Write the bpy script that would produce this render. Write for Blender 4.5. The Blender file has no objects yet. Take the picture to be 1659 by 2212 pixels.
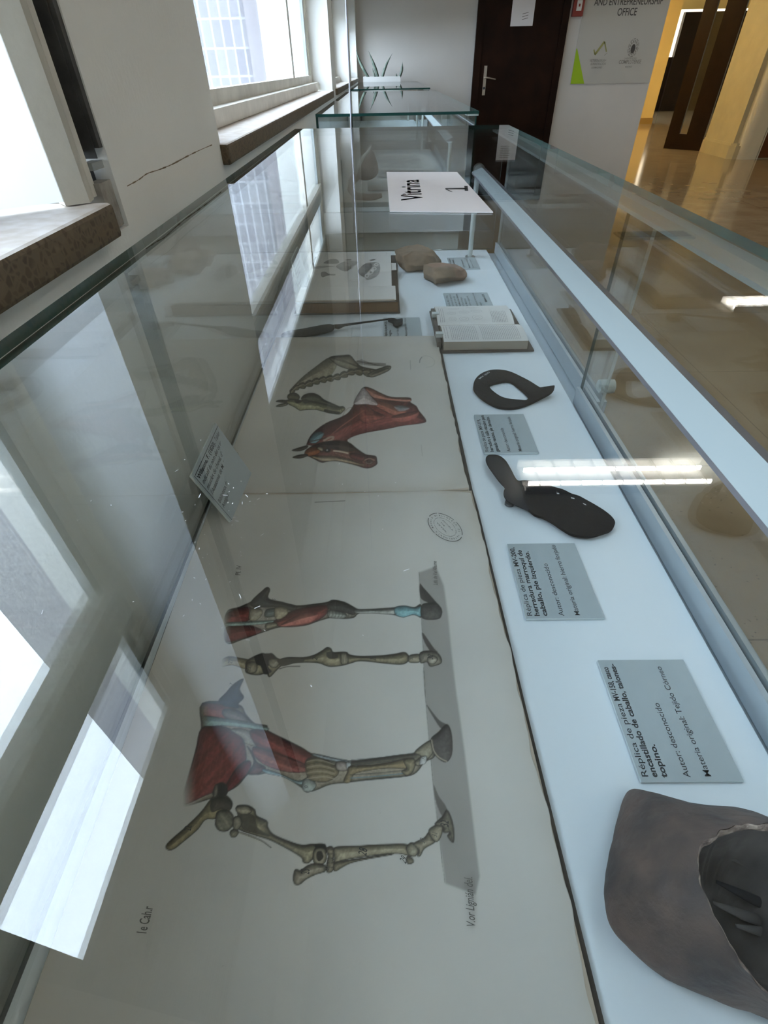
import bpy, bmesh, math, random
import numpy as np
from mathutils import Vector, Matrix
random.seed(7)
S = bpy.context.scene
COL = S.collection
# ------------------------------------------------------------------ camera, world, exposure
H = 1.2                                   # eye height above the floor
F, CX, CY = 1085.0, 829.5, 1106.0
RV = Vector((0.99987701, -0.00100175, -0.01565099))
UV = Vector((0.01236116, 0.66451746, 0.7471705))
FV = Vector((-0.00965188, 0.74727207, -0.66444811))
cd = bpy.data.cameras.new('camera'); cam = bpy.data.objects.new('camera', cd); COL.objects.link(cam)
cd.sensor_fit = 'VERTICAL'; cd.sensor_height = 24.0; cd.lens = 24.0*F/2212.0
cd.clip_start = 0.01; cd.clip_end = 200
mw = Matrix.Identity(4)
for i in range(3):
    mw[i][0] = RV[i]; mw[i][1] = UV[i]; mw[i][2] = -FV[i]
mw[2][3] = H
cam.matrix_world = mw
S.camera = cam
S.view_settings.view_transform = 'Standard'; S.view_settings.look = 'None'
S.view_settings.gamma = 1.0; S.view_settings.use_curve_mapping = False
S.view_settings.exposure = 1.02
try:
    S.cycles.transparent_max_bounces = 32; S.cycles.max_bounces = 12; S.cycles.diffuse_bounces = 6
except Exception: pass
W = bpy.data.worlds.new('sky'); S.world = W; W.use_nodes = True
bg = W.node_tree.nodes['Background']; bg.inputs[0].default_value = (0.74, 0.87, 1.0, 1); bg.inputs[1].default_value = 8.5

def area(name, loc, size, power, color, rot=(0,0,0), portal=False):
    l = bpy.data.lights.new(name, 'AREA'); l.shape = 'RECTANGLE'; l.size, l.size_y = size
    l.energy = power; l.color = color
    o = bpy.data.objects.new(name, l); COL.objects.link(o); o.location = loc; o.rotation_euler = rot
    if portal:
        try: l.cycles.is_portal = True
        except Exception: pass
    return o

# unprojection helpers: a pixel of the photograph to a point of the place
def ray(u, v): return FV*F + RV*(u-CX) - UV*(v-CY)
def P(u, v, z):            # z measured from the eye
    d = ray(u, v); t = z/d.z; return Vector((d.x*t, d.y*t, H+z))
def PY(u, v, Y):
    d = ray(u, v); t = Y/d.y; return Vector((d.x*t, Y, H+d.z*t))
def PX(u, v, X):
    d = ray(u, v); t = X/d.x; return Vector((X, d.y*t, H+d.z*t))

# ------------------------------------------------------------------ materials
def new_mat(name):
    m = bpy.data.materials.new(name); m.use_nodes = True
    nt = m.node_tree; nt.nodes.clear(); out = nt.nodes.new('ShaderNodeOutputMaterial')
    return m, nt, out
def mat(name, col, rough=.6, metal=0., noise=0., nscale=20., bump=0., bscale=60., spec=.5, col2=None, trans=0.):
    m, nt, out = new_mat(name)
    b = nt.nodes.new('ShaderNodeBsdfPrincipled'); nt.links.new(b.outputs[0], out.inputs[0])
    b.inputs['Base Color'].default_value = (*col, 1); b.inputs['Roughness'].default_value = rough
    b.inputs['Metallic'].default_value = metal; b.inputs['Specular IOR Level'].default_value = spec
    tc = nt.nodes.new('ShaderNodeTexCoord')
    if noise > 0 or col2:
        n = nt.nodes.new('ShaderNodeTexNoise'); n.inputs['Scale'].default_value = nscale; n.inputs['Detail'].default_value = 6
        nt.links.new(tc.outputs['Object'], n.inputs['Vector'])
        mx = nt.nodes.new('ShaderNodeMix'); mx.data_type = 'RGBA'
        c2 = col2 or tuple(c*(1-noise) for c in col)
        r = nt.nodes.new('ShaderNodeMapRange'); r.inputs[1].default_value = .35; r.inputs[2].default_value = .65
        nt.links.new(n.outputs[0], r.inputs[0]); nt.links.new(r.outputs[0], mx.inputs[0])
        mx.inputs[6].default_value = (*col, 1); mx.inputs[7].default_value = (*c2, 1)
        nt.links.new(mx.outputs[2], b.inputs['Base Color'])
    if bump > 0:
        n = nt.nodes.new('ShaderNodeTexNoise'); n.inputs['Scale'].default_value = bscale; n.inputs['Detail'].default_value = 8
        nt.links.new(tc.outputs['Object'], n.inputs['Vector'])
        bp = nt.nodes.new('ShaderNodeBump'); bp.inputs['Strength'].default_value = bump; bp.inputs['Distance'].default_value = .004
        nt.links.new(n.outputs[0], bp.inputs['Height']); nt.links.new(bp.outputs[0], b.inputs['Normal'])
    return m
def emit(name, col, s):
    m, nt, out = new_mat(name); e = nt.nodes.new('ShaderNodeEmission')
    e.inputs[0].default_value = (*col, 1); e.inputs[1].default_value = s; nt.links.new(e.outputs[0], out.inputs[0]); return m
def glass_mat(name, tint, ior=1.58, rough=0.0, milk=0.0):
    m, nt, out = new_mat(name)
    g = nt.nodes.new('ShaderNodeNewGeometry')
    mr = nt.nodes.new('ShaderNodeMapRange'); mr.inputs[3].default_value = ior; mr.inputs[4].default_value = 1/ior
    nt.links.new(g.outputs['Backfacing'], mr.inputs[0])
    fr = nt.nodes.new('ShaderNodeFresnel'); nt.links.new(mr.outputs[0], fr.inputs[0])
    t = nt.nodes.new('ShaderNodeBsdfTransparent'); t.inputs[0].default_value = (*tint, 1)
    gl = nt.nodes.new('ShaderNodeBsdfGlossy'); gl.inputs['Roughness'].default_value = rough
    base = t
    if milk > 0:
        d = nt.nodes.new('ShaderNodeBsdfDiffuse'); d.inputs[0].default_value = (.7, .78, .78, 1)
        mm = nt.nodes.new('ShaderNodeMixShader'); mm.inputs[0].default_value = milk
        nt.links.new(t.outputs[0], mm.inputs[1]); nt.links.new(d.outputs[0], mm.inputs[2]); base = mm
    mx = nt.nodes.new('ShaderNodeMixShader')
    nt.links.new(fr.outputs[0], mx.inputs[0]); nt.links.new(base.outputs[0], mx.inputs[1]); nt.links.new(gl.outputs[0], mx.inputs[2])
    nt.links.new(mx.outputs[0], out.inputs[0]); return m

M = {}
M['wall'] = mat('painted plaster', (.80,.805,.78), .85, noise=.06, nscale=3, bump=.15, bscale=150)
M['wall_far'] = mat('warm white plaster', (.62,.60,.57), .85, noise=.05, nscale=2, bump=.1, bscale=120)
M['yellow'] = mat('ochre yellow plaster', (.72,.53,.20), .8, noise=.05, nscale=3)
M['cream'] = mat('cream paint', (.60,.54,.34), .55, noise=.08, nscale=6)
M['creamlit'] = mat('lit cream paint', (.85,.80,.62), .5, noise=.05, nscale=6)  # cream lightened: the light on the column is put into the colour
M['ceil'] = mat('ceiling paint', (.62,.60,.54), .9, noise=.04, nscale=2)
M['frame'] = mat('chipped white window paint', (.72,.70,.64), .45, noise=.2, nscale=14, bump=.3, bscale=60)
M['framegrey'] = mat('grey window member', (.30,.33,.33), .5, noise=.15, nscale=20)
M['oldcream'] = mat('old cream paint', (.60,.585,.52), .5, noise=.12, nscale=25, bump=.2)
M['rust'] = mat('dark rusty guide', (.055,.042,.035), .75, col2=(.16,.14,.12), nscale=14, bump=.6, bscale=40)
M['darkstrip'] = mat('dark grey strip', (.07,.07,.068), .6, noise=.4, nscale=60, bump=.3)
M['doorwood'] = mat('dark stained door veneer', (.022,.008,.004), .5, col2=(.012,.005,.003), nscale=6, spec=.12)
M['brownwood'] = mat('reddish brown door veneer', (.16,.05,.016), .35, noise=.3, nscale=4)
M['darkwood'] = mat('dark varnished timber', (.016,.008,.004), .4, noise=.3, nscale=5, spec=.2)
M['steel'] = mat('brushed steel', (.6,.58,.54), .3, metal=1)
M['alu'] = mat('anodised aluminium', (.44,.50,.55), .42, metal=.35, noise=.05, nscale=60)
M['alutop'] = mat('pale aluminium', (.66,.74,.80), .45, metal=.1)
M['alushade'] = mat('grey lilac aluminium', (.34,.34,.40), .4, metal=.3)
M['gap'] = mat('dark channel', (.05,.06,.075), .6)
M['board'] = mat('white laminate', (.68,.755,.82), .45, noise=.02, nscale=4)
M['leg'] = mat('pale grey lacquer', (.60,.66,.66), .5)
M['glass'] = glass_mat('clear float glass', (.965,.978,.972))
M['glassback'] = glass_mat('rear float glass', (.955,.97,.965))
M['winglass'] = glass_mat('window glass', (.95,.96,.97))
M['edge'] = mat('green glass edge', (.035,.105,.092), .25, noise=.4, nscale=18)
M['edgedark'] = mat('deep green glass edge', (.008,.035,.03), .12)
M['edgelight'] = glass_mat('frosted glass edge band', (.70,.78,.77), rough=.35, milk=.5)
M['card'] = mat('blue grey card', (.36,.42,.45), .75, noise=.03, nscale=80)
M['cardcut'] = mat('pale foam core', (.60,.68,.70), .8)
M['ink'] = mat('black ink', (.018,.022,.028), .7)
M['brownink'] = mat('faded ink', (.12,.115,.11), .8)
M['iron'] = mat('dark iron print', (.010,.008,.010), .75, spec=.2, noise=.35, nscale=90, bump=.35, bscale=140)
M['irondark'] = mat('bluish dark iron', (.012,.014,.021), .65, spec=.2, noise=.2, nscale=70)
M['pencil'] = mat('white marker', (.75,.78,.8), .7)
M['ebony'] = mat('black handle', (.008,.013,.017), .6, spec=.2, noise=.3, nscale=60)
M['paper'] = mat('bright white paper', (.80,.79,.82), .7)
M['bookpaper'] = mat('book paper', (.66,.66,.65), .8, noise=.06, nscale=9)
M['fore'] = mat('page edges', (.42,.36,.29), .85, noise=.15, nscale=12)
M['leather'] = mat('tan leather', (.24,.125,.045), .6, noise=.25, nscale=14, bump=.2)
M['oldboard'] = mat('worn brown board', (.12,.10,.085), .7, noise=.4, nscale=30)
M['tape'] = glass_mat('white paper strip', (.9,.9,.92), rough=.4, milk=.75)
M['albumcover'] = mat('album cover', (.05,.042,.035), .8, noise=.5, nscale=60, bump=.4)
M['bone'] = mat('brown fossil', (.30,.215,.15), .8, col2=(.17,.125,.09), nscale=45, bump=.5, bscale=50)
M['bonepink'] = mat('reddish brown fossil', (.33,.20,.145), .8, col2=(.24,.15,.11), nscale=30, bump=.4, bscale=50)
M['hoofout'] = mat('hoof horn', (.135,.092,.078), .6, col2=(.055,.044,.046), nscale=34, bump=.9, bscale=70)
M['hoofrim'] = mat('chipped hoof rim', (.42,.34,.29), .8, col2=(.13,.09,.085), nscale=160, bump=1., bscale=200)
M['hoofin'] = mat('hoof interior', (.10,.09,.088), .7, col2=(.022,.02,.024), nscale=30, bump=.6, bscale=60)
M['plant'] = mat('grey green leaf', (.05,.085,.065), .5, col2=(.16,.20,.16), nscale=40)
M['pot'] = mat('white planter', (.70,.70,.68), .6)
M['soil'] = mat('soil', (.05,.035,.025), .95, noise=.4, nscale=50)
M['red'] = mat('red alarm plastic', (.25,.035,.025), .5)
M['green'] = mat('lime green vinyl', (.33,.52,.01), .6)
M['signpanel'] = mat('pale grey sign board', (.50,.49,.45), .6)
M['signink'] = mat('sign lettering', (.07,.065,.06), .7)
M['signolive'] = mat('olive lettering', (.33,.32,.12), .7)
M['signfaint'] = mat('faint lettering', (.30,.28,.25), .7)
M['shutter'] = mat('grey roller shutter', (.38,.39,.37), .7, noise=.1, nscale=8)
M['facade'] = None
M['fan'] = mat('unlit lamp louvre', (.05,.055,.045), .4, metal=.4)
M['lampbody'] = mat('lamp housing', (.34,.335,.32), .6)
M['louvre'] = mat('bright louvre', (.75,.75,.73), .25, metal=.8)
M['tube'] = emit('lit tube', (1.0,.95,.86), 42)
M['warmfill'] = emit('warm fill tube', (1.0,.82,.50), 210)
M['brightdoor'] = emit('glowing door surround', (1.0,.86,.62), 1.3)  # glow put in for the bright frame round the far door, no lamp
M['diffuser'] = emit('glowing pale blue diffuser', (.62,.84,1.0), .42)
M['led'] = emit('cool strip light', (.66,.86,1.0), 3.2)
M['dust'] = mat('dust', (.8,.82,.85), .9)
M['photo'] = mat('dark photographic print', (.22,.23,.235), .7, col2=(.50,.51,.51), nscale=13)
M['specimen'] = mat('dried brown specimen', (.30,.215,.17), .85, noise=.3, nscale=25, bump=.5)
M['specwhite'] = mat('pale specimen ridge', (.85,.82,.78), .8, noise=.1, nscale=40)
M['crack'] = mat('brown plaster crack', (.22,.17,.11), .9)
M['cable'] = mat('grey cord', (.35,.35,.40), .6)
M['plaster_patch'] = mat('broken grey plaster', (.22,.205,.185), .9, col2=(.42,.40,.36), nscale=40, bump=1, bscale=50)

# conglomerate stone for the sills
def stone():
    m, nt, out = new_mat('pebble stone'); b = nt.nodes.new('ShaderNodeBsdfPrincipled'); nt.links.new(b.outputs[0], out.inputs[0])
    tc = nt.nodes.new('ShaderNodeTexCoord')
    v = nt.nodes.new('ShaderNodeTexVoronoi'); v.inputs['Scale'].default_value = 150; nt.links.new(tc.outputs['Object'], v.inputs['Vector'])
    v2 = nt.nodes.new('ShaderNodeTexVoronoi'); v2.feature = 'DISTANCE_TO_EDGE'; v2.inputs['Scale'].default_value = 150; nt.links.new(tc.outputs['Object'], v2.inputs['Vector'])
    r = nt.nodes.new('ShaderNodeValToRGB'); e = r.color_ramp.elements
    e[0].position = 0; e[0].color = (.085,.058,.03,1); e[1].position = 1; e[1].color = (.15,.11,.065,1)
    k = r.color_ramp.elements.new(.5); k.color = (.05,.034,.02,1)
    sp = nt.nodes.new('ShaderNodeSeparateColor'); nt.links.new(v.outputs['Color'], sp.inputs[0]); nt.links.new(sp.outputs[0], r.inputs[0])
    mr = nt.nodes.new('ShaderNodeMapRange'); mr.inputs[1].default_value = .05; mr.inputs[2].default_value = .2
    nt.links.new(v2.outputs[0], mr.inputs[0])
    mx = nt.nodes.new('ShaderNodeMix'); mx.data_type = 'RGBA'; mx.inputs[6].default_value = (.125,.09,.05,1)
    nt.links.new(mr.outputs[0], mx.inputs[0]); nt.links.new(r.outputs[0], mx.inputs[7]); nt.links.new(mx.outputs[2], b.inputs['Base Color'])
    b.inputs['Roughness'].default_value = .55
    return m
M['stone'] = stone()
M['stonetop'] = mat('worn pale daylit sill top', (.62,.58,.55), .5, col2=(.50,.44,.38), nscale=60)  # pale from bleaching, with daylight on the top also put into the colour
def floor_mat():
    m, nt, out = new_mat('polished terrazzo'); b = nt.nodes.new('ShaderNodeBsdfPrincipled'); nt.links.new(b.outputs[0], out.inputs[0])
    tc = nt.nodes.new('ShaderNodeTexCoord')
    n1 = nt.nodes.new('ShaderNodeTexNoise'); n1.inputs['Scale'].default_value = 4; n1.inputs['Detail'].default_value = 6
    n2 = nt.nodes.new('ShaderNodeTexNoise'); n2.inputs['Scale'].default_value = 70; n2.inputs['Detail'].default_value = 2
    for n in (n1, n2): nt.links.new(tc.outputs['Object'], n.inputs['Vector'])
    r1 = nt.nodes.new('ShaderNodeMapRange'); r1.inputs[1].default_value = .35; r1.inputs[2].default_value = .65; nt.links.new(n1.outputs[0], r1.inputs[0])
    mx = nt.nodes.new('ShaderNodeMix'); mx.data_type = 'RGBA'; mx.inputs[6].default_value = (.30,.225,.135,1); mx.inputs[7].default_value = (.37,.29,.185,1)
    nt.links.new(r1.outputs[0], mx.inputs[0])
    r2 = nt.nodes.new('ShaderNodeMapRange'); r2.inputs[1].default_value = .66; r2.inputs[2].default_value = .72; nt.links.new(n2.outputs[0], r2.inputs[0])
    m2 = nt.nodes.new('ShaderNodeMix'); m2.data_type = 'RGBA'; m2.inputs[7].default_value = (.15,.105,.065,1)
    nt.links.new(r2.outputs[0], m2.inputs[0]); nt.links.new(mx.outputs[2], m2.inputs[6])
    br = nt.nodes.new('ShaderNodeTexBrick'); br.offset = 0; br.inputs['Scale'].default_value = 1; br.inputs['Brick Width'].default_value = .8; br.inputs['Row Height'].default_value = .8
    br.inputs['Mortar Size'].default_value = .003; br.inputs['Color1'].default_value = (1,1,1,1); br.inputs['Color2'].default_value = (1,1,1,1); br.inputs['Mortar'].default_value = (.55,.5,.45,1)
    nt.links.new(tc.outputs['Object'], br.inputs['Vector'])
    m3 = nt.nodes.new('ShaderNodeMix'); m3.data_type = 'RGBA'; m3.blend_type = 'MULTIPLY'; m3.inputs[0].default_value = 1
    nt.links.new(m2.outputs[2], m3.inputs[6]); nt.links.new(br.outputs[0], m3.inputs[7])
    nt.links.new(m3.outputs[2], b.inputs['Base Color']); b.inputs['Roughness'].default_value = .11; b.inputs['Specular IOR Level'].default_value = .42
    return m
M['floor'] = floor_mat()
def facade_mat():
    m, nt, out = new_mat('lattice facade'); b = nt.nodes.new('ShaderNodeBsdfPrincipled'); nt.links.new(b.outputs[0], out.inputs[0])
    tc = nt.nodes.new('ShaderNodeTexCoord'); sx = nt.nodes.new('ShaderNodeSeparateXYZ'); cb = nt.nodes.new('ShaderNodeCombineXYZ')
    nt.links.new(tc.outputs['Object'], sx.inputs[0]); nt.links.new(sx.outputs[0], cb.inputs[0]); nt.links.new(sx.outputs[2], cb.inputs[1])
    br = nt.nodes.new('ShaderNodeTexBrick'); br.offset = 0; br.inputs['Scale'].default_value = 1; br.inputs['Brick Width'].default_value = .13; br.inputs['Row Height'].default_value = .28
    br.inputs['Mortar Size'].default_value = .012; br.inputs['Color1'].default_value = (.185,.18,.20,1); br.inputs['Color2'].default_value = (.225,.22,.235,1); br.inputs['Mortar'].default_value = (.32,.32,.34,1)
    nt.links.new(cb.outputs[0], br.inputs['Vector']); nt.links.new(br.outputs[0], b.inputs['Base Color']); b.inputs['Roughness'].default_value = .8
    return m
M['facade'] = facade_mat()
M['facadeplain'] = mat('plain lilac render', (.255,.24,.255), .8, noise=.06, nscale=2)
M['ground'] = mat('pale ground', (.16,.155,.14), .9)
def ribbed():
    m, nt, out = new_mat('ribbed frosted glass')
    tr = nt.nodes.new('ShaderNodeBsdfTranslucent'); tr.inputs[0].default_value = (.42,.45,.50,1)
    df = nt.nodes.new('ShaderNodeBsdfDiffuse'); df.inputs[0].default_value = (.74,.77,.84,1)
    tc = nt.nodes.new('ShaderNodeTexCoord'); w = nt.nodes.new('ShaderNodeTexWave'); w.inputs['Scale'].default_value = 60; w.bands_direction = 'Z'
    nt.links.new(tc.outputs['Object'], w.inputs[0]); bp = nt.nodes.new('ShaderNodeBump'); bp.inputs['Strength'].default_value = .12
    nt.links.new(w.outputs[1], bp.inputs['Height']); nt.links.new(bp.outputs[0], df.inputs['Normal'])
    mx = nt.nodes.new('ShaderNodeMixShader'); mx.inputs[0].default_value = .25
    nt.links.new(tr.outputs[0], mx.inputs[1]); nt.links.new(df.outputs[0], mx.inputs[2]); nt.links.new(mx.outputs[0], out.inputs[0]); return m
M['ribbed'] = ribbed()
def print_mat():
    m, nt, out = new_mat('hand coloured print'); b = nt.nodes.new('ShaderNodeBsdfPrincipled'); nt.links.new(b.outputs[0], out.inputs[0])
    a = nt.nodes.new('ShaderNodeAttribute'); a.attribute_name = 'print'
    tc = nt.nodes.new('ShaderNodeTexCoord'); n = nt.nodes.new('ShaderNodeTexNoise'); n.inputs['Scale'].default_value = 9; n.inputs['Detail'].default_value = 8
    nt.links.new(tc.outputs['Object'], n.inputs['Vector'])
    r = nt.nodes.new('ShaderNodeMapRange'); r.inputs[1].default_value = .3; r.inputs[2].default_value = .7; r.inputs[3].default_value = .92; r.inputs[4].default_value = 1.04
    nt.links.new(n.outputs[0], r.inputs[0])
    mx = nt.nodes.new('ShaderNodeMix'); mx.data_type = 'RGBA'; mx.blend_type = 'MULTIPLY'; mx.inputs[0].default_value = 1
    nt.links.new(a.outputs['Color'], mx.inputs[6]); nt.links.new(r.outputs[0], mx.inputs[7]); nt.links.new(mx.outputs[2], b.inputs['Base Color'])
    b.inputs['Roughness'].default_value = .75; return m
M['print'] = print_mat()

# ------------------------------------------------------------------ mesh helpers
class MB:
    def __init__(s): s.v = []; s.f = []; s.m = []; s.mats = []
    def mi(s, m):
        if m not in s.mats: s.mats.append(m)
        return s.mats.index(m)
    def face(s, pts, m):
        n = len(s.v); s.v += [tuple(p) for p in pts]; s.f.append(list(range(n, n+len(pts)))); s.m.append(s.mi(m)); return s
    def box(s, a, b, m, top=None, side=None, xf=None, ends=None):
        x0,y0,z0 = a; x1,y1,z1 = b
        x0,x1 = min(x0,x1),max(x0,x1); y0,y1 = min(y0,y1),max(y0,y1); z0,z1 = min(z0,z1),max(z0,z1)
        c = [(x0,y0,z0),(x1,y0,z0),(x1,y1,z0),(x0,y1,z0),(x0,y0,z1),(x1,y0,z1),(x1,y1,z1),(x0,y1,z1)]
        if xf: c = [tuple(xf @ Vector(p)) for p in c]
        n = len(s.v); s.v += c
        fs = [(0,3,2,1),(4,5,6,7),(0,1,5,4),(1,2,6,5),(2,3,7,6),(3,0,4,7)]   # -z +z -y +x +y -x
        mm = [m, top or m, ends or m, side or m, ends or m, m]
        for f, q in zip(fs, mm): s.f.append([n+i for i in f]); s.m.append(s.mi(q))
        return s
    def prism(s, poly, z0, z1, m, side=None, bottom=True):   # poly: list of (x,y)
        n = len(s.v); k = len(poly)
        ar = sum(poly[i][0]*poly[(i+1)%k][1]-poly[(i+1)%k][0]*poly[i][1] for i in range(k))
        if ar < 0: poly = poly[::-1]
        s.v += [(p[0],p[1],z0) for p in poly] + [(p[0],p[1],z1) for p in poly]
        s.f.append([n+k+i for i in range(k)]); s.m.append(s.mi(m))
        s.f.append([n+k-1-i for i in range(k)]); s.m.append(s.mi(side or m))
        for i in range(k):
            j = (i+1)%k; s.f.append([n+i,n+j,n+k+j,n+k+i]); s.m.append(s.mi(side or m))
        return s
    def tube(s, pts, rads, m, seg=12, cap=True, flat=1.0):
        pts = [Vector(p) for p in pts]
        if not hasattr(rads, '__len__'): rads = [rads]*len(pts)
        rings = []
        for i, p in enumerate(pts):
            d = (pts[min(i+1,len(pts)-1)]-pts[max(i-1,0)]).normalized()
            up = Vector((0,0,1)) if abs(d.z) < .9 else Vector((0,1,0))
            a = d.cross(up).normalized(); b = a.cross(d).normalized()
            n = len(s.v); rings.append(n)
            for k in range(seg):
                t = 2*math.pi*k/seg; s.v.append(tuple(p + a*math.cos(t)*rads[i] + b*math.sin(t)*rads[i]*flat))
        q = s.mi(m)
        for i in range(len(pts)-1):
            for k in range(seg):
                k2 = (k+1)%seg; s.f.append([rings[i]+k,rings[i]+k2,rings[i+1]+k2,rings[i+1]+k]); s.m.append(q)
        if cap:
            s.f.append([rings[0]+k for k in range(seg)][::-1]); s.m.append(q)
            s.f.append([rings[-1]+k for k in range(seg)]); s.m.append(q)
        return s
    def mesh(s, name, smooth=False):
        me = bpy.data.meshes.new(name); me.from_pydata(s.v, [], s.f)
        for m in s.mats: me.materials.append(m)
        me.polygons.foreach_set('material_index', s.m)
        if smooth: me.polygons.foreach_set('use_smooth', [True]*len(s.f))
        me.update(); return me
    def build(s, name, parent=None, smooth=False, origin=None):
        if origin is not None:
            s.v = [(x-origin[0], y-origin[1], z-origin[2]) for x,y,z in s.v]
        o = bpy.data.objects.new(name, s.mesh(name, smooth)); COL.objects.link(o)
        if parent is not None: o.parent = parent
        if origin is not None:
            o.location = origin
        return o
def tag(o, label=None, cat=None, group=None, kind=None):
    if label: o['label'] = label
    if cat: o['category'] = cat
    if group: o['group'] = group
    if kind: o['kind'] = kind
    return o
def thing(name, loc, label, cat, group=None):
    o = bpy.data.objects.new(name, None); COL.objects.link(o); o.location = loc; o.empty_display_size = .05
    return tag(o, label, cat, group)
def part(mb, name, root, smooth=False, label=None):
    """mesh given in world coordinates, parented to a root that only translates"""
    b = root; off = Vector((0,0,0))
    while b is not None: off += Vector(b.location); b = b.parent
    mb.v = [(x-off.x, y-off.y, z-off.z) for x,y,z in mb.v]
    o = bpy.data.objects.new(name, mb.mesh(name, smooth)); COL.objects.link(o); o.parent = root
    if label: o['label'] = label
    return o
def struct(name, mb): return tag(mb.build(name), kind='structure')
def bevel(o, w=.001, seg=2):
    m = o.modifiers.new('bevel', 'BEVEL'); m.width = w; m.segments = seg; m.limit_method = 'ANGLE'; return o
_tc = {}
def text_geo(txt, bold=0.0, shear=0.0):
    k = (txt, bold, shear)
    if k in _tc: return _tc[k]
    c = bpy.data.curves.new('t', 'FONT'); c.body = txt; c.size = 1.0; c.offset = bold; c.shear = shear; c.resolution_u = 3
    o = bpy.data.objects.new('t', c); COL.objects.link(o)
    dg = bpy.context.evaluated_depsgraph_get(); me = bpy.data.meshes.new_from_object(o.evaluated_get(dg))
    vs = [v.co.copy() for v in me.vertices]; fs = [list(p.vertices) for p in me.polygons]
    bpy.data.objects.remove(o); bpy.data.curves.remove(c); bpy.data.meshes.remove(me)
    w = max([v.x for v in vs] or [1]); _tc[k] = (vs, fs, w); return _tc[k]
def add_text(mb, txt, o, d, up, length, height, m, bold=0.012, shear=0.0):
    """lay lettering: origin o, unit baseline direction d, unit up; length fits, height = cap height"""
    vs, fs, w = text_geo(txt, bold, shear)
    sx = length/w if length else height/.7
    sy = height/.7; n = len(mb.v); o = Vector(o); q = mb.mi(m)
    nrm = d.cross(up)
    mb.v += [tuple(o + d*(v.x*sx) + up*(v.y*sy)) for v in vs]
    for f in fs: mb.f.append([n+i for i in f]); mb.m.append(q)
def spline(pts, n=6, closed=True):
    out = []; k = len(pts)
    rng = range(k) if closed else range(k-1)
    for i in rng:
        g = (lambda j: pts[j % k]) if closed else (lambda j: pts[min(max(j,0),k-1)])
        p0,p1,p2,p3 = g(i-1),g(i),g(i+1),g(i+2)
        for j in range(n):
            t = j/n
            out.append(tuple(.5*((2*p1[c])+(-p0[c]+p2[c])*t+(2*p0[c]-5*p1[c]+4*p2[c]-p3[c])*t*t+(-p0[c]+3*p1[c]-3*p2[c]+p3[c])*t**3) for c in range(len(p1))))
    if not closed: out.append(tuple(pts[-1]))
    return out
def copy_tree(o, parent=None):
    c = o.copy(); COL.objects.link(c); c.parent = parent
    for ch in list(o.children): copy_tree(ch, c)
    return c

# ------------------------------------------------------------------ large structure
XW = -0.274; XF = -0.38; XO = -0.62        # inner wall face, window frame plane, outer face
ZS = H-0.0935                              # sill top
ZT = 2.55                                  # window head
wins = [(-2.6,-.55), (.05,.605), (1.035,3.52), (3.80,5.30), (5.6,6.95)]
mb = MB()
mb.box((XO,-4,0),(XW,7.1,ZS-.03), M['wall']); mb.box((XO,-4,ZT),(XW,7.1,3.0), M['wall'])
ys = [-4] + [y for w in wins for y in w] + [7.1]
for i in range(0, len(ys), 2): mb.box((XO,ys[i],ZS-.03),(XW,ys[i+1],ZT), M['wall'])
# hairline crack across the pier
cr = spline([(275,402),(300,388),(318,375),(345,366),(372,355),(400,340),(430,325),(458,313)], 4, False)
for a, b in zip(cr[:-1], cr[1:]):
    A = PX(a[0],a[1],XW+.0004); B = PX(b[0],b[1],XW+.0004); w = .0003+.0006*random.random()
    mb.face([A+Vector((0,0,-w)), B+Vector((0,0,-w)), B+Vector((0,0,w)), A+Vector((0,0,w))], M['crack'])
struct('wall_left', mb)
struct('floor', MB().box((-.62,-4,-.1),(12,24,0), M['floor']))
struct('ceiling', MB().box((-.62,-4,3.0),(12,24,3.1), M['ceil']))
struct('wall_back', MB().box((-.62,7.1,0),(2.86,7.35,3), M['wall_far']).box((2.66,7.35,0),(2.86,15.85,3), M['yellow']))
struct('wall_front', MB().box((-.62,-4.1,0),(12,-4,3), M['wall']))
struct('wall_right', MB().box((9.2,-4,0),(9.3,9.6,3), M['cream']).box((11.9,9.6,0),(12,24,3), M['cream']))
struct('wall_far', MB().box((2.66,15.85,.12),(6.68,16.1,3), M['yellow']).box((6.4,23.9,0),(12,24,3), M['cream']))
struct('baseboard_far', MB().box((2.86,15.82,0),(6.69,16.11,.12), mat('ochre skirting', (.30,.18,.04), .5)))

# sills: pebble stone slabs
def sill(y0, y1, nm):
    b = MB(); b.box((XF-.02,y0,H-.123),(-.26,y1,ZS), M['stone'], top=M['stonetop'])
    o = b.build(nm); tag(o, kind='structure'); m = bevel(o, .004, 2); return o
sill(-2.7,-.5,'trim_1'); sill(-.10,.556,'trim_2'); sill(1.03,3.42,'trim_3'); sill(3.72,5.4,'trim_4'); sill(5.5,7.0,'trim_5')

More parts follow.
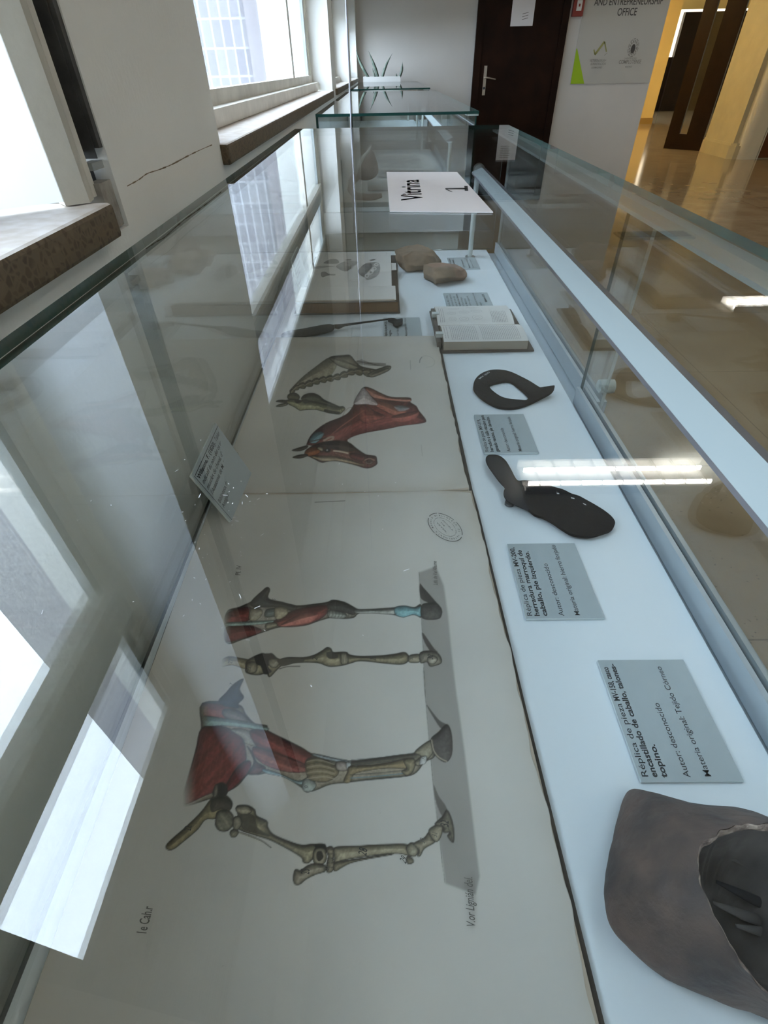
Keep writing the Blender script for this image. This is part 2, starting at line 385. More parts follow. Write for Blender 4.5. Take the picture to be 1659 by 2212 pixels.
# windows: frame, transom bar, panes and a part-lowered roller shutter
def window(nm, y0, y1, mull, bar=True, low=False):
    root = bpy.data.objects.new(nm, None); COL.objects.link(root); root.location = (XF, y0, ZS); tag(root, kind='structure')
    x0, x1 = XF-.022, XF; fw = .045
    f = MB()
    f.box((x0,y0,ZS+.001),(x1+.035,y1,ZS+.032), M['frame']); f.box((x0,y0,ZS+.032),(x1,y1,ZS+.06), M['frame'])
    f.box((x0,y0,ZT-.06),(x1,y1,ZT), M['frame'])
    f.box((x0,y0,ZS+.06),(x1,y0+fw,ZT-.06), M['frame']); f.box((x0,y1-fw,ZS+.06),(x1,y1,ZT-.06), M['frame'])
    f.box((x0,y1-fw-.03,ZS+.06),(x1-.008,y1-fw-.018,ZT-.06), M['framegrey']); f.box((x0,y1-fw-.018,ZS+.06),(x1-.004,y1-fw,ZT-.06), M['frame'])
    for q in mull: f.box((x0,q-.025,ZS+.06),(x1-.003,q+.025,ZT-.06), M['frame'])
    part(f, 'window_frame', root)
    zb = H+XF/-.745-.244; zt = H+XF/-.636-.244
    if bar:
        g = MB().box((x0,y0+fw,zb),(x1+.008,y1-fw,zb+.025), M['frame']).box((x0,y0+fw,zb+.025),(x1+.002,y1-fw,zt), M['framegrey'])
        part(g, 'transom_bar', root)
    p = MB().box((x0+.004,y0+fw,ZS+.06),(x0+.008,y1-fw,ZT-.06), M['winglass']); part(p, 'pane', root)
    zs = H+XF/-.48-.244 if not low else zt+.01
    s = MB(); z = zs
    while z < ZT-.05:
        s.box((x1+.001,y0+.006,z),(x1+.009,y1-.006,z+.042), M['shutter']); s.box((x1+.003,y0+.006,z+.042),(x1+.007,y1-.006,z+.048), M['gap']); z += .048
    part(s, 'roller_shutter', root)
    return root
window('fill_window', -2.6, -.55, (-1.6,))  # unseen window behind the camera, added for fill light
w1 = window('window_2', .05, .50, ())
# the hinged leaf at the far jamb of the near window and the worn shutter guide beside it
def yb(x): return .475+(x+.375)/.09*.07
lf = MB()
lf.face([(-.376,.476,ZS+.004),(-.290,.542,ZS+.004),(-.290,.542,ZT),(-.376,.476,ZT)], M['ribbed'])

part(lf, 'ribbed_leaf', w1)
st = MB()
st.prism([(-.295,.535),(-.278,.548),(-.282,.566),(-.308,.566),(-.308,.549)], ZS+.001, ZT, M['oldcream'])
part(st, 'leaf_stile', w1, label='cream painted stile at the far jamb')
part(MB().box((-.312,.5675,ZS+.002),(-.2825,.577,ZT), M['frame']), 'jamb_strip', w1, label='chipped white strip')
ch = MB().box((-.320,.578,ZS+.035),(-.2925,.594,ZT), M['rust']).box((-.2925,.5775,ZS+.04),(-.284,.5795,ZT), M['rust']).box((-.320,.5945,ZS+.03),(-.280,.5965,ZT), M['darkstrip'])
part(ch, 'shutter_guide', w1, label='dark rusty shutter guide')
part(MB().box((-.320,.597,ZS+.038),(-.2755,.6048,ZT), M['darkstrip']), 'edge_strip', w1, label='dark edge strip')
bk = MB().box((-.40,.575,ZS-.028),(-.277,.602,ZS+.012), M['plaster_patch']).box((-.42,.578,ZS+.012),(-.29,.6,ZS+.022), M['gap']).box((-.29,.578,ZS+.022),(-.279,.602,ZS+.028), M['framegrey'])
part(bk, 'broken_corner', w1, label='crumbled plaster under the guide')
window('window_3', 1.035, 3.52, (2.85,), low=False)
window('window_4', 3.80, 5.30, (4.5,), low=True)
window('window_5', 5.6, 6.95, (), low=True)

# outside
b = MB().box((-11.3,9,-3.5),(-1.74,14,30), M['facade']).box((-1.74,8.9,-3.5),(-1.45,14,30), M['facadeplain']).box((-1.45,8.7,-3.5),(-.62,14,30), M['facadeplain'])
fb = b.build('building'); tag(fb, 'pale lilac building wing with lattice of small panes outside the windows', 'building')
struct('ground', MB().box((-60,-60,-3.6),(-.62,60,-3.5), M['ground']))

# corridor at the right
mb = MB()
mb.box((5.47,9.72,.19),(5.8,10.62,3), M['cream']); mb.box((5.72,9.6,0),(5.84,9.72,3), M['creamlit'])
col_pts = [(5.72,9.60)]+[(5.66+.12*math.cos(a)*-1, 9.72+.12*math.sin(a)*-1) for a in [math.pi*.5-i*math.pi/16 for i in range(0,9)]]+[(5.72,9.76)]
mb.prism(col_pts, 0, 3, M['creamlit'])
mb.prism([(5.44,10.62),(5.44,9.74),(5.50,9.66),(5.60,9.64),(5.60,10.62)], 0, .17, M['cream'])
mb.prism([(5.455,10.62),(5.455,9.74),(5.51,9.68),(5.60,9.66),(5.60,10.62)], .17, .20, M['cream'])
mb.box((5.842,9.64,0),(5.862,9.75,3), M['cream']); mb.box((6.9,9.6,0),(9.3,9.75,3), M['cream']); mb.box((5.84,9.6,2.2),(6.9,9.72,3), M['creamlit'])
mb.box((5.8,10.6,0),(11.9,10.7,3), M['cream'])
struct('wall_corridor', mb)
d3 = bpy.data.objects.new('door_3', None); COL.objects.link(d3); d3.location = (5.88,9.66,0); tag(d3, kind='structure')
part(MB().box((5.895,9.66,.012),(6.9,9.70,2.15), M['brownwood']), 'door_leaf', d3)
part(MB().box((5.868,9.63,0),(5.888,9.71,2.19), M['creamlit']), 'door_frame', d3)
# glazed dark door
gd = bpy.data.objects.new('door_2', None); COL.objects.link(gd); gd.location = (5.04,11.15,0); tag(gd, kind='structure')
xf = Matrix.Translation((5.04,11.15,0)) @ Matrix.Rotation(math.radians(-44), 4, 'Z')
fr = MB()
fr.box((0,0,0),(.62,.05,.22), M['darkwood'], xf=xf); fr.box((0,0,.22),(.20,.05,2.5), M['darkwood'], xf=xf); fr.box((.33,0,.22),(.62,.05,2.5), M['darkwood'], xf=xf); fr.box((0,0,2.5),(.62,.05,2.6), M['darkwood'], xf=xf)
part(fr, 'door_leaf', gd)
part(MB().box((.20,.02,.22),(.33,.026,2.5), M['winglass'], xf=xf), 'glass_strip', gd)
d4 = bpy.data.objects.new('door_4', None); COL.objects.link(d4); d4.location = (8.2,20,0); tag(d4, kind='structure')
part(MB().box((8.15,20,0),(8.6,20.05,1.25), M['darkwood']).box((8.54,19.9,0),(11,20.05,2.19), M['darkwood']), 'door_leaf', d4)
part(MB().box((8.2,20.1,1.25),(11,20.12,2.25), M['brightdoor']), 'glowing_surround', d4)
struct('wall_end', MB().box((6.68,20.06,2.25),(11.9,20.2,3), M['yellow']).box((6.68,20.06,0),(8.15,20.2,2.25), M['yellow']))
struct('wall_strip', MB().box((5.2,13.5,0),(5.21,13.52,0.01), M['cream'])) if 0 else None

# door 1 in the back wall
d1 = bpy.data.objects.new('door_1', None); COL.objects.link(d1); d1.location = (.95,7.1,0); tag(d1, kind='structure')
part(MB().box((.95,7.06,0),(1.02,7.1,2.2), M['doorwood']).box((1.80,7.06,0),(1.87,7.1,2.2), M['doorwood']).box((.95,7.06,2.13),(1.87,7.1,2.2), M['doorwood']), 'door_frame', d1)
lfo = part(MB().box((1.022,7.075,.01),(1.798,7.1,2.128), M['doorwood']), 'door_leaf', d1)
hd = MB().box((1.065,7.069,H-.26),(1.095,7.075,H-.02), M['steel'])
hd.tube([(1.08,7.069,H-.115),(1.08,7.035,H-.115)], .008, M['steel'], 10); hd.tube([(1.08,7.035,H-.115),(1.12,7.033,H-.118),(1.19,7.035,H-.13)], [.009,.008,.006], M['steel'], 10)
hd.tube([(1.08,7.069,H-.20),(1.08,7.062,H-.20)], .012, M['gap'], 12)
h_ = part(hd, 'door_handle', d1, smooth=False)
n = MB().box((1.29,7.0725,H+.275),(1.515,7.0745,H+.60), M['paper'])
n.mats.append(M['signfaint'])
for k in range(7):
    z = H+.575-k*.018; n.face([(1.33,7.072,z),(1.33+.14*random.uniform(.5,1),7.072,z),(1.33+.12,7.072,z+.005),(1.33,7.072,z+.005)], M['signfaint'])
for k in range(3):
    z = H+.32+k*.02; n.face([(1.40,7.072,z),(1.46,7.072,z+.012),(1.46,7.072,z+.016),(1.40,7.072,z+.004)], M['brownink'])
tag(n.build('notice_sheet'), 'white printed notice taped high on the dark brown door', 'notice')

# ------------------------------------------------------------------ display cases
def glass_box(mb, a, b, axis, m=None, em=None, ends=None):
    """slab: large faces glass, rims green"""
    m = m or M['glass']; em = em or M['edge']
    x0,y0,z0 = a; x1,y1,z1 = b
    c = [(x0,y0,z0),(x1,y0,z0),(x1,y1,z0),(x0,y1,z0),(x0,y0,z1),(x1,y0,z1),(x1,y1,z1),(x0,y1,z1)]
    n = len(mb.v); mb.v += c
    fs = {'-z':(0,3,2,1),'+z':(4,5,6,7),'-y':(0,1,5,4),'+x':(1,2,6,5),'+y':(2,3,7,6),'-x':(3,0,4,7)}
    for k, f in fs.items():
        mb.f.append([n+i for i in f]); mb.m.append(mb.mi(m if k[1] == axis else (ends or em) if k[1] == 'y' else em))
    return mb
YA, YB = -.235, 1.668; XL, XR = -.236, .327; ZP = H-.42; ZG = H-.122
case = thing('display_case', (0,.7,0), 'long glass-topped display case nearest the viewer, with open album and pale light bar inside', 'display case')
part(MB().box((XL+.004,YA,ZP-.07),(.303,YB-.012,ZP), M['board']), 'base_board', case, label='white display base')
part(MB().box((XL,YA,ZP-.075),(XL+.004,YB-.01,ZP-.001), M['leg']).box((.303,YA,ZP-.07),(.352,YB-.01,ZP-.012), M['gap']).box((.3045,YA,ZP-.012),(.352,YB-.02,ZP-.008), M['alu']), 'side_channel', case, label='grey aluminium channel along the front')
o = part(glass_box(MB(), (XL,YA,ZG-.008),(XR,YB,ZG), 'z', ends=M['edgedark']), 'top_pane', case)
part(glass_box(MB(), (XL,YA+.002,ZP-.001),(XL+.008,YB-.002,ZG-.0085), 'x', M['glassback'], M['edgedark']), 'back_pane', case)
part(glass_box(MB(), (XL+.009,YB-.010,ZP+.001),(XR-.006,YB-.002,ZG-.0085), 'y', em=M['edgedark']), 'end_pane', case)
part(glass_box(MB(), (XL+.009,YA+.002,ZP+.001),(XR-.04,YA+.010,ZG-.0085), 'y', em=M['edgedark']), 'end_pane', case)
def slider(x, y0, y1, em):
    p = part(glass_box(MB(), (x,y0,ZP+.004),(x+.005,y1,ZG-.0095), 'x', em=em), 'sliding_pane', case)
    part(MB().box((x-.006,y0,ZP-.006),(x-.0005,y1,ZP+.022), M['alu']).box((x+.0055,y0,ZP-.006),(x+.010,y1,ZP+.022), M['alu']).box((x-.0005,y0,ZP-.006),(x+.0055,y1,ZP+.0035), M['gap']), 'bottom_rail', p)
    return p
slider(.333, .70, YB-.02, M['edgelight']); slider(.316, YA+.01, .75, M['edgedark'])
lk = MB().tube([(.339,.735,ZP+.030),(.362,.735,ZP+.030)], .011, M['leg'], 16); part(lk, 'lock', case, smooth=False, label='small white cylinder lock')
part(MB().box((.287,YA+.004,ZG-.013),(.3262,YB-.004,ZG-.0088), M['edgelight']), 'upper_guide', case, label='translucent upper guide strip')
for yy in (1.58, -.14):
    pm = MB().tube([(.244,yy,ZP+.0005),(.244,yy,ZP+.003)], .014, M['steel'], 20).tube([(.244,yy,ZP),(.244,yy,H-.212)], .0065, M['leg'], 14)
    part(pm, 'lamp_post', case, smooth=False, label='thin pale post carrying the light bar')
lb = MB()
for q_, m_ in (([(.224,-.208),(.249,-.199)],M['diffuser']),([(.249,-.199),(.2595,-.2015)],M['alushade']),([(.2595,-.2015),(.2595,-.211)],M['alushade']),([(.2595,-.211),(.224,-.2125)],M['alushade']),([(.224,-.2125),(.224,-.208)],M['alushade'])):
    (xa,za),(xb,zb_) = q_; lb.face([(xa,-.17,H+za),(xb,-.17,H+zb_),(xb,1.545,H+zb_),(xa,1.545,H+za)], m_)
for yy in (-.17,1.545): lb.face([(.224,yy,H-.208),(.249,yy,H-.199),(.2595,yy,H-.2015),(.2595,yy,H-.211),(.224,yy,H-.2125)], M['alushade'])
lb.box((.230,-.165,H-.2135),(.248,1.54,H-.2121), M['led'])
part(lb, 'light_bar', case, label='pale blue light bar')
part(MB().tube([(.244,1.545,H-.206),(.244,1.566,H-.206)], [.0145,.0145], M['steel'], 18).tube([(.244,1.566,H-.206),(.244,1.572,H-.206),(.244,1.575,H-.206)], [.0145,.010,.003], M['steel'], 18), 'end_cap', case, smooth=False)
fm = MB()
fm.box((XL+.01,YA+.02,ZP-.155),(.29,YB-.03,ZP-.0755), M['leg'])
part(fm, 'apron', case)
for x in (XL+.012, .245):
    for y in (YA+.02, YB-.075):
        part(MB().box((x,y,0),(x+.045,y+.045,ZP-.156), M['leg']), 'leg', case)
part(MB().box((XL+.06,YA+.07,.16),(.24,YB-.08,.19), M['leg']), 'lower_shelf', case)

case2 = copy_tree(case); case2.location.y += 2.435
case2['label'] = 'second glass display case beyond the gap, holding a brown specimen and a large print'
case3 = copy_tree(case); case3.location.y += 4.84
case3['label'] = 'farthest display case, low against the windows in front of the planter'
for c in (case, case2, case3): c['group'] = 'glass display cases along the windows'

# ------------------------------------------------------------------ printed plates: the drawing is rasterised once in plate space
OX, OY, CW, CH = 330, 725, 760, 1500
PAP = np.array([.545,.545,.525])
cv = np.ones((CH, CW, 3))*PAP
rs = np.random.RandomState(3)
def _noise(h, w, s):
    g = rs.rand(h//s+3, w//s+3); y = np.linspace(0, h/s, h); x = np.linspace(0, w/s, w)
    yi = y.astype(int); xi = x.astype(int); fy = (y-yi)[:,None]; fx = (x-xi)[None,:]
    a = g[yi][:,xi]; b_ = g[yi][:,xi+1]; c = g[yi+1][:,xi]; d = g[yi+1][:,xi+1]
    return (a*(1-fx)+b_*fx)*(1-fy)+(c*(1-fx)+d*fx)*fy
def _seg(X, Y, pts, closed):
    k = len(pts); D = np.full(X.shape, 1e9); I = np.zeros(X.shape, bool)
    for i in range(k if closed else k-1):
        x0,y0 = pts[i]; x1,y1 = pts[(i+1)%k]; dx, dy = x1-x0, y1-y0; L = dx*dx+dy*dy+1e-9
        t = np.clip(((X-x0)*dx+(Y-y0)*dy)/L, 0, 1); D = np.minimum(D, (X-x0-t*dx)**2+(Y-y0-t*dy)**2)
        if closed:
            c = ((y0 > Y) != (y1 > Y)); xx = x0 + (Y-y0)*dx/(dy if abs(dy) > 1e-9 else 1e-9); I ^= c & (X < xx)
    return np.sqrt(D), I
class Z:       # a zoomed tracing: scale and origin
    def __init__(s, k, ox, oy): s.k, s.ox, s.oy = k, ox, oy
    def __call__(s, L): return [(x/s.k+s.ox, y/s.k+s.oy) for x, y in L]
def blend(sl, a, col): cv[sl] = cv[sl]*(1-a[...,None]) + np.asarray(col)*a[...,None]
def bbox(pts, m):
    xs = [p[0]-OX for p in pts]; ys_ = [p[1]-OY for p in pts]
    x0,x1 = max(0,int(min(xs)-m)), min(CW,int(max(xs)+m)+2); y0,y1 = max(0,int(min(ys_)-m)), min(CH,int(max(ys_)+m)+2)
    return (slice(y0,y1), slice(x0,x1)), *np.meshgrid(np.arange(x0,x1)+OX, np.arange(y0,y1)+OY)
def fill(pts, col, dark=None, ew=6, line=.7, lc=(.06,.055,.05), streak=None, alpha=1., smooth=True, fade=None, light=None, soft=0):
    pts = spline(pts, 4) if smooth else pts
    sl, X, Y = bbox(pts, 3); D, I = _seg(X, Y, pts, True); sd = np.where(I, D, -D)
    a = (np.clip(sd/soft+.5, 0, 1) if soft else np.clip(sd+.5, 0, 1))*alpha
    if fade: a *= np.clip((X-fade[0])/(fade[1]-fade[0]), 0, 1)
    c = np.ones(X.shape+(3,))*np.asarray(col)
    if dark is not None:
        k = np.exp(-np.clip(D,0,99)/ew)
        if light: k = k*(.35+.65*np.clip(.5+((X-X.mean())*light[0]+(Y-Y.mean())*light[1]), 0, 1))
        c = c*(1-k[...,None]) + np.asarray(dark)*k[...,None]
    if dark is not None and ew > 1.5:
        gy_, gx_ = np.gradient(sd); ln = np.sqrt(gx_**2+gy_**2)+1e-6; lam = (gx_*.25+gy_*.95)/ln       # lithographic modelling: crayon darker on one flank
        kk = np.exp(-np.clip(D,0,99)/(ew*1.6))*np.clip(lam,-1,1)
        c = np.clip(c*(1-.62*kk[...,None]), 0, .62)
        c = c*(1+(_noise(*X.shape,2)-.5)[...,None]*.35)*(1+(_noise(*X.shape,5)-.5)[...,None]*.30)
    if streak:
        ang, amt, wl = streak; u = -X*math.sin(ang)+Y*math.cos(ang); v = X*math.cos(ang)+Y*math.sin(ang)
        n = np.sin(u/wl+1.3*np.sin(v/(wl*7)))*.5+np.sin(u/wl*2.3+v/(wl*15)+1)*.3+(_noise(*X.shape, 4)-.5)*.8
        c = np.clip(c*(1+amt*n[...,None]), 0, 1)
    cv[sl] = cv[sl]*(1-a[...,None]) + c*a[...,None]
    if line: 
        a2 = np.clip(line+.5-D, 0, 1)*.85*alpha
        if fade: a2 *= np.clip((X-fade[0])/(fade[1]-fade[0]), 0, 1)
        blend(sl, a2, lc)
def stroke(pts, w=.7, col=(.06,.055,.05), alpha=.85, smooth=True):
    pts = spline(pts, 4, False) if smooth else pts
    sl, X, Y = bbox(pts, w+3); D, _ = _seg(X, Y, pts, False); blend(sl, np.clip(w+.5-D, 0, 1)*alpha, col)
def blot(x, y, rx, ry, col, alpha):
    sl, X, Y = bbox([(x-rx*2,y-ry*2),(x+rx*2,y+ry*2)], 2)
    blend(sl, np.exp(-(((X-x)/rx)**2+((Y-y)/ry)**2))*alpha, col)
BN = (.40,.37,.27); BD = (.06,.055,.045); BM = (.20,.185,.135)
RD = (.27,.10,.085); RDk = (.12,.05,.05); RL = (.42,.20,.16); BL = (.30,.42,.42); OR = (.36,.17,.09)
A = Z(3.318, 560, 720); B_ = Z(2.592, 440, 1080); C_ = Z(2.304, 340, 1450)
# page discolouration
for (x,y,rx,ry) in [(940,760,60,30),(980,1060,30,50),(1030,1120,30,60),(700,745,200,10),(620,1500,60,400)]: blot(x,y,rx,ry,(.46,.42,.35),.35)
# -- upper plate: neck skeleton and skull
fill(A([(215,410),(300,320),(400,240),(505,170),(560,200),(520,290),(440,320),(330,355),(250,390)]), (.33,.31,.25), (.25,.24,.19), 8, line=.3)
fill(A([(505,170),(600,155),(650,155),(690,200),(730,235),(790,250),(840,262),(800,280),(700,265),(640,255),(560,225)]), (.36,.34,.27), BD, 5)
for k in range(7): stroke(A([(510+k*22,178+k*6),(600+k*20,190+k*9),(690+k*22,235+k*5)]), .5, BD, .6)
for yy in (205,212,222): stroke(A([(700,yy-10),(800,yy+5),(905,yy+12)]), .9, (.13,.12,.10), .7)
for k in range(6): stroke(A([(690+k*8,200-k*3),(720+k*25,208+k*4),(780+k*28,214+k*3)]), .5, BD, .6)
neck = A([(225,430),(245,400),(280,378),(330,368),(380,350),(430,335),(480,325),(530,318),(580,305),(630,285),(680,270),(740,275),(800,285)])
for i in range(len(neck)-1):
    (x0,y0),(x1,y1) = neck[i],neck[i+1]; mx_, my_ = (x0+x1)/2,(y0+y1)/2; d = math.hypot(x1-x0,y1-y0)*.5; ax, ay = (x1-x0)/(2*d)*d*1.15,(y1-y0)/(2*d)*d*1.15
    px_, py_ = -ay*.62, ax*.62
    fill([(mx_-ax,my_-ay),(mx_-ax*.3+px_,my_-ay*.3+py_),(mx_+ax*.6+px_*1.3,my_+ay*.6+py_*1.3),(mx_+ax,my_+ay),(mx_+ax*.5-px_*1.2,my_+ay*.5-py_*1.2),(mx_-ax*.5-px_,my_-ay*.5-py_)], BM, BD, 2.2, line=.6)
    stroke([(mx_-ax,my_-ay+1),(mx_,my_-py_*.3),(mx_+ax,my_+ay)], .6, (.50,.47,.38), .7)
fill(A([(780,290),(830,262),(880,245),(925,232),(945,240),(930,265),(880,290),(820,312),(790,310)]), (.30,.28,.22), BD, 3)
for k in range(5): stroke(A([(800+k*6,300-k*5),(870+k*10,275-k*6),(930,245+k*3)]), .5, (.05,.05,.04), .8)
fill(A([(205,440),(235,425),(270,430),(290,455),(270,480),(230,470),(205,465)]), BM, BD, 3)
fill(A([(300,465),(330,435),(385,427),(430,445),(465,475),(530,505),(580,530),(575,545),(500,520),(400,490),(330,485)]), (.20,.20,.16), BD, 6, streak=(.3,.2,2))
fill(A([(190,480),(240,470),(300,478),(400,492),(470,508),(550,528),(600,525),(615,545),(595,565),(575,580),(530,575),(460,560),(400,545),(320,548),(290,550),(250,525),(210,505)]), (.42,.41,.29), (.15,.15,.10), 6, line=.8)
fill(A([(255,480),(290,478),(300,490),(270,498)]), BD, None); fill(A([(310,480),(345,475),(355,492),(325,498)]), (.10,.10,.08), None)
fill(A([(470,545),(520,555),(575,565),(560,578),(500,572),(470,560)]), (.10,.09,.08), None)
for k in range(6): stroke(A([(510+k*14,512+k*3),(520+k*14,540+k*3)]), .8, (.07,.07,.06), .8)
stroke(A([(360,500),(400,520),(420,512),(460,535),(560,555)]), .5, (.12,.12,.09), .8)
fill(A([(120,485),(150,475),(195,480),(190,495),(150,492)]), (.12,.12,.10), BD, 2); fill(A([(120,520),(150,505),(195,498),(200,510),(160,522)]), (.28,.28,.22), BD, 2)
# -- upper plate: flayed head and neck
fill(A([(345,785),(370,735),(420,685),(490,640),(580,605),(640,570),(680,510),(720,440),(750,388),(800,395),(870,430),(950,460),(1080,465),(1080,495),(1125,525),(1145,560),(1190,615),(1185,640),(1100,655),(1020,665),(900,690),(760,715),(660,745),(630,770),(640,800),(560,810),(430,810),(350,800)]), RD, RDk, 14, line=.8, lc=(.10,.04,.04), streak=(-.35,.22,4))
fill(A([(750,390),(800,397),(870,432),(950,462),(1078,468),(1075,492),(960,485),(850,470),(800,450)]), (.42,.24,.18), (.30,.15,.12), 6, line=.4)
fill(A([(810,480),(900,495),(1000,530),(1060,560),(1000,600),(900,560),(830,520)]), (.40,.21,.15), (.27,.11,.09), 8, line=.5)
fill(A([(950,600),(1050,570),(1140,560),(1130,600),(1050,635),(970,630)]), (.40,.19,.15), (.25,.10,.09), 9, line=0)
fill(A([(710,600),(720,530),(760,512),(830,560),(900,595),(850,625),(760,645)]), (.33,.14,.11), (.20,.08,.07), 8, line=.4, streak=(1.1,.25,3))
fill(A([(965,525),(1020,518),(1075,535),(1060,552),(1000,560)]), (.24,.31,.33), (.25,.2,.2), 4, line=0)
fill(A([(750,390),(720,420),(690,470),(682,510),(760,510),(850,515),(800,450)]), (.52,.48,.47), (.38,.33,.33), 6, line=.5)
for k in range(9): stroke(A([(745+k*7,420+k*10),(715+k*14,490+k*3)]), .4, (.45,.4,.4), .5)
fill(A([(358,780),(370,745),(400,712),(440,705),(465,720),(440,760),(400,790)]), (.24,.38,.42), (.15,.20,.22), 6, line=.4)
for k in range(8):
    stroke(A([(640-k*8,760-k*14),(780-k*20,690-k*22),(960-k*10,640-k*15)]), .7, (.13,.045,.045), .45)
for k in range(5): stroke(A([(480+k*25,760-k*22),(560+k*30,690-k*22),(660+k*25,620-k*18)]), .7, (.45,.22,.18), .35)
stroke(A([(465,770),(500,750),(530,745),(520,765),(470,785),(430,795)]), 2.2, (.47,.40,.33), .9)
# head
fill(A([(330,870),(350,830),(400,800),(470,780),(560,772),(640,785),(700,830),(760,870),(800,878),(835,885),(843,915),(842,940),(800,965),(755,967),(700,950),(640,935),(560,918),(490,920),(450,928),(400,905),(360,885)]), (.25,.13,.11), (.09,.05,.05), 9, line=.9, lc=(.06,.04,.04))
fill(A([(370,885),(430,880),(540,885),(640,905),(720,935),(760,945),(740,950),(640,932),(560,917),(480,920),(440,915)]), (.42,.38,.29), (.25,.19,.14), 4, line=.4)
fill(A([(430,800),(500,783),(570,775),(640,787),(690,830),(640,850),(560,835),(480,820)]), (.12,.09,.085), (.05,.04,.04), 8, line=.4, streak=(.4,.3,2.5))
fill(A([(325,860),(345,830),(400,815),(440,830),(430,860),(380,880),(335,880)]), OR, (.22,.09,.05), 6, line=.5)
fill(A([(415,825),(435,812),(460,830),(450,850)]), (.50,.46,.36), BD, 2)
fill(A([(465,838),(485,826),(508,833),(505,850),(482,855)]), (.05,.05,.06), None); blot(*A([(487,840)])[0], 1.5,1.5,(.7,.7,.7),.9)
stroke(A([(535,845),(580,850),(635,862)]), 1.6, (.60,.55,.45), .9); stroke(A([(545,860),(600,880),(680,900)]), 1, (.40,.25,.2), .8)
fill(A([(660,860),(720,868),(760,890),(740,920),(690,910),(650,885)]), (.24,.10,.09), (.10,.05,.05), 4, line=.5)
fill(A([(765,920),(800,915),(815,930),(790,942),(765,935)]), (.06,.04,.04), (.4,.3,.26), 2); stroke(A([(755,912),(790,900),(825,912)]), .9, (.5,.38,.33), .8)
for k in range(9): stroke(A([(540+k*22,862+k*5),(560+k*22,888+k*5),(585+k*22,905+k*4)]), .6, (.07,.04,.04), .6)
fill(A([(235,840),(280,822),(345,805),(340,825),(290,845)]), (.14,.12,.11), BD, 3); fill(A([(240,890),(290,872),(340,868),(345,880),(290,898)]), (.16,.13,.12), BD, 3)
stroke(A([(340,800),(360,780),(420,765),(480,750)]), 1.2, (.1,.06,.05), .8)
# stamp on upper plate
stroke(A([(1150,210),(1160,175),(1195,160),(1240,175),(1258,205),(1240,235),(1200,243)]), .4, (.3,.29,.28), .6); stroke(A([(1150,210),(1152,190),(1165,172)]), .8, (.1,.1,.12), .8)
stroke(A([(1082,195),(1085,260)]), .5, (.2,.2,.2), .7); stroke(A([(1160,800),(1170,880)]), .4, (.3,.29,.28), .7)
# -- lower plate: ground wash
fill(B_([(1205,405),(1300,372),(1345,480),(1368,640),(1385,820),(1405,1000),(1412,1084),(1240,1084),(1232,900),(1222,700),(1212,560)]), (.36,.355,.34), None, 8, line=0, smooth=False, soft=5)
fill(C_([(1323,-2),(1470,-2),(1495,150),(1530,400),(1560,650),(1590,900),(1605,1020),(1585,1110),(1435,1055),(1425,980),(1400,800),(1370,530),(1340,200)]), (.36,.355,.34), None, 8, line=0, smooth=False, soft=5)
stroke(B_([(1207,405),(1215,560),(1222,700),(1232,900),(1240,1090)]), .5, (.12,.12,.11), .7); stroke(C_([(1325,-20),(1340,200),(1370,530),(1400,800),(1430,1050)]), .5, (.12,.12,.11), .7)
# hoof shadows
fill(B_([(1210,470),(1230,490),(1300,570),(1330,610),(1260,575),(1215,545)]), (.09,.085,.08), None, line=.3); fill(B_([(1225,740),(1290,830),(1310,850),(1275,850),(1235,790)]), (.12,.11,.105), None, line=.2)
fill(C_([(1340,165),(1400,240),(1440,265),(1415,285),(1370,220)]), (.16,.155,.15), None, line=.2); fill(C_([(1375,565),(1400,620),(1440,680),(1420,720),(1388,650)]), (.2,.19,.18), None, line=.1)
# front leg, muscles
fd = (482, 500)
fill(B_([(125,635),(200,600),(280,560),(345,492),(370,500),(362,550),(440,570),(520,590),(620,580),(690,570),(725,557),(790,570),(845,600),(880,610),(1000,605),(1070,600),(1120,592),(1180,600),(1215,585),(1218,655),(1180,640),(1110,652),(1060,640),(960,630),(870,632),(840,655),(780,662),(720,655),(650,672),(560,702),(430,710),(330,740),(220,780),(125,798)]), (.36,.34,.30), BD, 7, line=.9, fade=fd)
fill(B_([(125,640),(200,605),(260,600),(275,640),(240,680),(130,690)]), RD, RDk, 8, line=.4, fade=fd, streak=(.2,.2,3))
fill(B_([(125,715),(220,700),(290,710),(325,735),(240,770),(125,795)]), (.25,.10,.09), RDk, 8, line=.4, fade=fd)
fill(B_([(270,562),(345,495),(370,500),(360,550),(440,572),(520,592),(500,620),(430,600),(330,600),(270,595)]), (.12,.12,.115), BD, 6, line=.6)
fill(B_([(262,610),(310,605),(330,630),(300,670),(255,670)]), (.42,.39,.32), BM, 5, line=.4)
fill(B_([(355,610),(440,605),(430,640),(345,655)]), (.26,.30,.29), BD, 4, line=.3)
for k in range(6): stroke(B_([(345,612+k*9),(400,618+k*7),(450,612+k*5)]), .5, (.07,.08,.08), .7)
fill(B_([(130,688),(250,680),(390,672),(440,660),(430,675),(300,698),(130,706)]), (.36,.46,.44), (.2,.25,.24), 3, line=.4, fade=fd)
fill(B_([(385,690),(450,640),(540,605),(640,588),(695,590),(690,630),(650,665),(560,700),(450,710)]), (.30,.12,.10), RDk, 8, line=.6, streak=(-.25,.2,3))
fill(B_([(540,635),(600,625),(640,640),(600,680),(500,700),(430,700)]), (.48,.25,.21), (.32,.14,.12), 8, line=0)
fill(B_([(400,600),(460,600),(470,635),(430,665),(400,660)]), (.42,.38,.30), BM, 4, line=.4); fill(B_([(350,690),(400,685),(410,705),(350,722)]), (.40,.37,.29), BD, 3, line=.5)
fill(B_([(690,590),(725,560),(790,572),(850,605),(840,640),(780,625),(720,620)]), (.13,.13,.125), BD, 6, line=.5)
